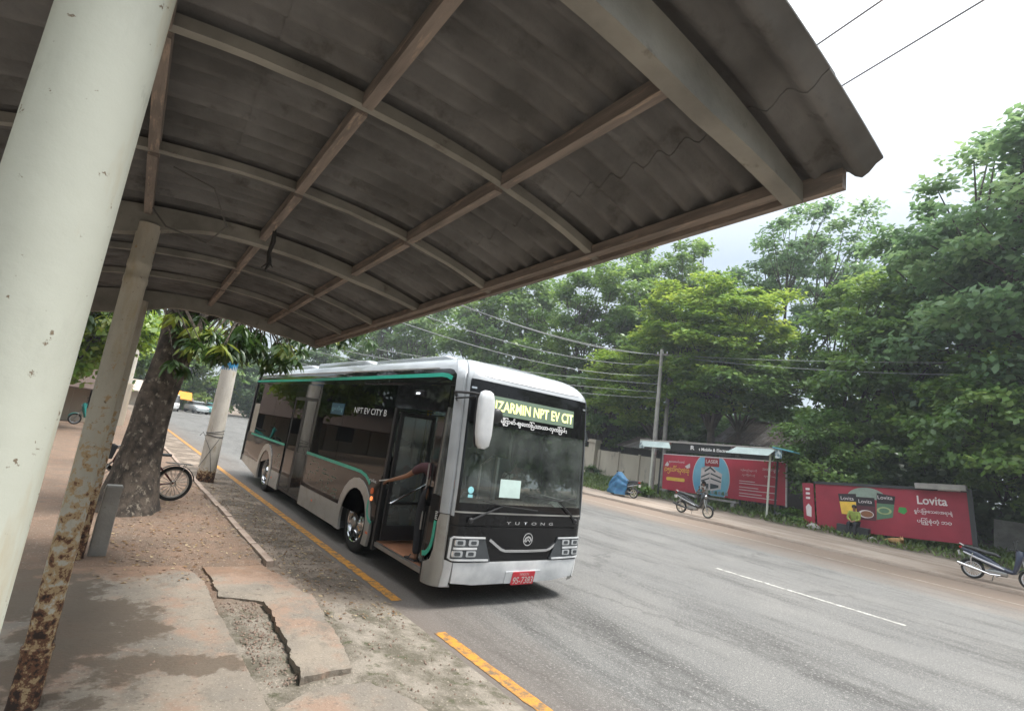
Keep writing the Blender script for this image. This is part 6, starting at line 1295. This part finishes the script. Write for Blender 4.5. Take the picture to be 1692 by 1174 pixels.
# dark-trunked tree close by, with long drooping leaves
def mango():
    t = thing('tree', 'dark thick-trunked tree with long drooping leaves growing beside the bicycle', 'tree', (-2.98, 5.35, .1)); mb = MB(); n = 22; secs = []
    for z, x, y, r in ((-.1, -3.0, 5.3, .58), (.12, -3.0, 5.32, .50), (.3, -2.99, 5.35, .43), (.7, -2.98, 5.4, .36), (1.1, -2.98, 5.42, .315), (1.55, -2.98, 5.45, .275), (2.0, -2.96, 5.48, .27), (2.5, -2.9, 5.5, .275), (3.0, -2.84, 5.5, .285), (3.5, -2.78, 5.5, .31), (4.0, -2.7, 5.5, .26)):
        secs.append([(x+(r+.03*math.sin(3*a+z)+.025*math.sin(5*a-2*z)+.018*fbm(math.cos(a)*3, math.sin(a)*3+z*2, 1, 2))*math.cos(a), y+(r+.03*math.sin(3*a+z)+.03*math.sin(7*a+z*3))*math.sin(a), z) for a in np.linspace(0, 2*PI, n+1)[:-1]])
    mb.loft(secs); K = []
    for k, (x, y, z) in enumerate(((-1.4, 5.4, 4.6), (-.3, 5.8, 4.9), (-3.9, 4.9, 4.7), (-2.6, 7.2, 5.1), (-2.2, 3.4, 5.0), (-4.2, 6.8, 5.0), (.6, 6.6, 5.3))):
        p = Vector((x, y, z)); s = Vector((-2.78, 5.5, 3.5)); mb.tube([s, s.lerp(p, .5)+Vector((0, 0, .25)), p], [.16, .10, .05], 7, cap=False); K.append(p)
    P = []; r = random.Random(5)
    def add(lo, hi, n):
        for _ in range(n): P.append(Vector([r.uniform(a, b) for a, b in zip(lo, hi)]))
    add((-3.4, 4.4, 3.25), (-2.6, 5.2, 3.6), 5); add((-2.75, 4.3, 2.95), (-1.9, 5.6, 3.5), 30); add((-2.1, 4.8, 3.0), (-1.45, 6.0, 3.6), 26); add((-1.35, 4.8, 3.0), (-.75, 6.0, 3.7), 18); add((-.9, 5.2, 3.5), (.5, 6.6, 4.2), 14); add((.1, 5.4, 3.95), (1.3, 6.8, 4.5), 8)
    add((-4.4, 4.0, 3.9), (.6, 7.4, 5.8), 110); add((-3.0, 4.6, 2.55), (-2.45, 5.1, 3.1), 5); add((-4.3, 5.6, 3.0), (-3.5, 6.8, 3.8), 10)
    for p in P:
        k = min(K, key=lambda q: (q-p).length); s = Vector((-2.78, 5.5, 3.6)).lerp(k, r.uniform(.5, 1)); mb.tube([s, s.lerp(p, .6)+Vector((0, 0, .12)), p+Vector((0, 0, .03))], [.022, .014, .007], 4, cap=False)
    mb.obj('trunk', M_bark, t, ang=80)
    per = 13; N = len(P)*per; pp = np.repeat(np.array(P), per, 0)+rng.normal(0, .035, (N, 3)); nr = unit(N)*.5+np.array([0, 0, 1.]); nr /= np.linalg.norm(nr, axis=1)[:, None]
    tint = np.clip(np.repeat(rng.choice([.15, .3, .45, .95], len(P), p=[.35, .3, .22, .13]), per)+rng.normal(0, .08, N), 0, 1)
    leaf_mesh('crown', LAN, LANF3, pp, nr, rng.uniform(.19, .33, N), tint, LF_mango, t, droop=.75)
mango()
# ------------------------------------------------------------------ ground cover
def scatter(name, n, fx, fy, fz, size, m, tpl=(DIA, DIAF), flat=True, tint=(0, 1), droop=0.):
    x, y = fx(n), fy(n); z = np.array([fz(a, b) for a, b in zip(x, y)]); pos = np.stack([x, y, z], 1)
    nr = unit(n)*(.35 if flat else 1.2)+np.array([0, 0, 1. if flat else .2]); nr /= np.linalg.norm(nr, axis=1)[:, None]
    o = leaf_mesh(name, tpl[0], tpl[1], pos, nr, rng.uniform(size[0], size[1], n), rng.uniform(tint[0], tint[1], n), m, None, droop, 'stuff'); return o
def zl(a, b):
    if b > 1.8: return .125 if a < -1.5 else max(.012, .05*(1-(a+1.52)/1.1))+.012
    return .13 if a < -2.34 else (.1 if a < -1.42 else max(.012, .095*(1-(a+1.42)/1.0)+.012))
o = scatter('leaf_litter', 3200, lambda n: np.concatenate([rng.uniform(-1.5, -.45, n-1400), rng.uniform(-3.4, -1.5, 1400)]), lambda n: np.concatenate([rng.uniform(0, 1, n-1400)**.9*11-.2, rng.uniform(1.2, 9, 1400)]), zl, (.02, .065), M_litter); _tag(o, 'scattered dry leaves along the dirty near gutter', 'dry leaves')
def pebbles():
    mb = MB(); r = random.Random(11)
    for k in range(1500):
        if k < 420: x, y = r.uniform(-2.3, -1.98), r.uniform(-1.45, .5)
        elif k < 1150: x, y = r.uniform(-1.5, -.5), r.uniform(-2, 8)
        else: x, y = r.uniform(-3.3, -.5), r.uniform(-3, 6)
        s = r.uniform(.005, .017)*(1.5 if k % 37 == 0 else 1); z = zl(x, y)-.012+s*.3 if k >= 420 else .093+s*.3
        a = r.uniform(0, 6); c, q = math.cos(a), math.sin(a)
        vs = [(x+s*c, y+s*q, z), (x-s*q*.8, y+s*c*.8, z), (x-s*c, y-s*q, z), (x+s*q*.7, y-s*c*.7, z), (x, y, z+s*.8), (x, y, z-s*.5)]
        mb.add(vs, [(0, 1, 4), (1, 2, 4), (2, 3, 4), (3, 0, 4), (1, 0, 5), (2, 1, 5), (3, 2, 5), (0, 3, 5)])
    o = mb.obj('gravel', mat('pebble', (.30, .21, .16), .9, col2=(.22, .17, .14), scale=30), None, smooth=False); o['kind'] = 'stuff'; _tag(o, 'loose gravel in the broken part of the near pavement', 'gravel')
pebbles()
zr = lambda a, b: float(np.interp(a, [16.6, 17, 21, 22.2, 23.2, 24.2, 26, 30], [.11, .12, .14, .2, .26, .3, .4, .5]))
def gy(n, lo=-12, hi=34): return rng.uniform(lo, hi, n)
gx = rng.normal(24.6, 1.6, 20000); gx = np.clip(gx, 21.6, 29)
o = scatter('grass', 20000, lambda n: gx, lambda n: gy(n), zr, (.07, .30), LF_grass, (LAN, LANF3), flat=False, droop=-1.2); _tag(o, 'rough grass and weeds under the billboards', 'grass')
o = scatter('weeds', 12000, lambda n: rng.uniform(18.9, 27, n), lambda n: rng.uniform(12.9, 26, n), zr, (.05, .22), LF_grass, (LAN, LANF3), flat=False, droop=-1.2); _tag(o, 'green weeds along the foot of the cream wall', 'weeds')
for x, y, r, lb in ((23.3, 5.9, .75, 'low bright green bush at the left foot of the dull red billboard'), (20.9, 13.1, .42, 'small weed clump at the foot of the left shelter post'), (27.3, 22.9, .9, 'dark round shrub at the foot of the gate pillar')):
    tree('bush', lb, (x, y, .15), 1, (r, r*1.2, r*.6), (x, y, .2+r*.5), 16, 90, .14, LF_mid if r < .8 else LF_dark, M_bark2, .03, None, tipr=.3, limbs=4, cat='bush')
def haze():
    m = bpy.data.materials.new('air'); m.use_nodes = True; n = m.node_tree.nodes; n.remove(n['Principled BSDF'])
    v = n.new('ShaderNodeVolumePrincipled'); v.inputs['Color'].default_value = (.86, .93, 1, 1); v.inputs['Density'].default_value = .0012; v.inputs['Anisotropy'].default_value = .3
    m.node_tree.links.new(v.outputs[0], n['Material Output'].inputs['Volume'])
    mb = MB(); mb.b2((-60, -80, -3), (90, 130, 45)); o = mb.obj('haze', m, None, smooth=False); o['kind'] = 'stuff'
HAZE = True
if HAZE: haze()
# boulders and litter on the far verge
def rocks():
    r = random.Random(4)
    for k, (x, y, s, lb) in enumerate(((22.3, 4.75, .22, 'grey rock beside the left end of the dull red billboard'), (24.7, 7.0, .3, 'pale concrete lump below the right end of the bright red billboard'), (22.6, 2.55, .13, 'small pale stone beside the seated person'))):
        mb = MB(); mb.ell((x, y, .2+s*.3), (s, s*1.2, s*.7), 8, 6); mb.v = [(a+r.uniform(-.2, .2)*s, b+r.uniform(-.2, .2)*s, c+r.uniform(-.15, .15)*s) for a, b, c in mb.v]; o = mb.obj('rock', M_conc, None, smooth=False); _tag(o, lb, 'rock')
rocks()
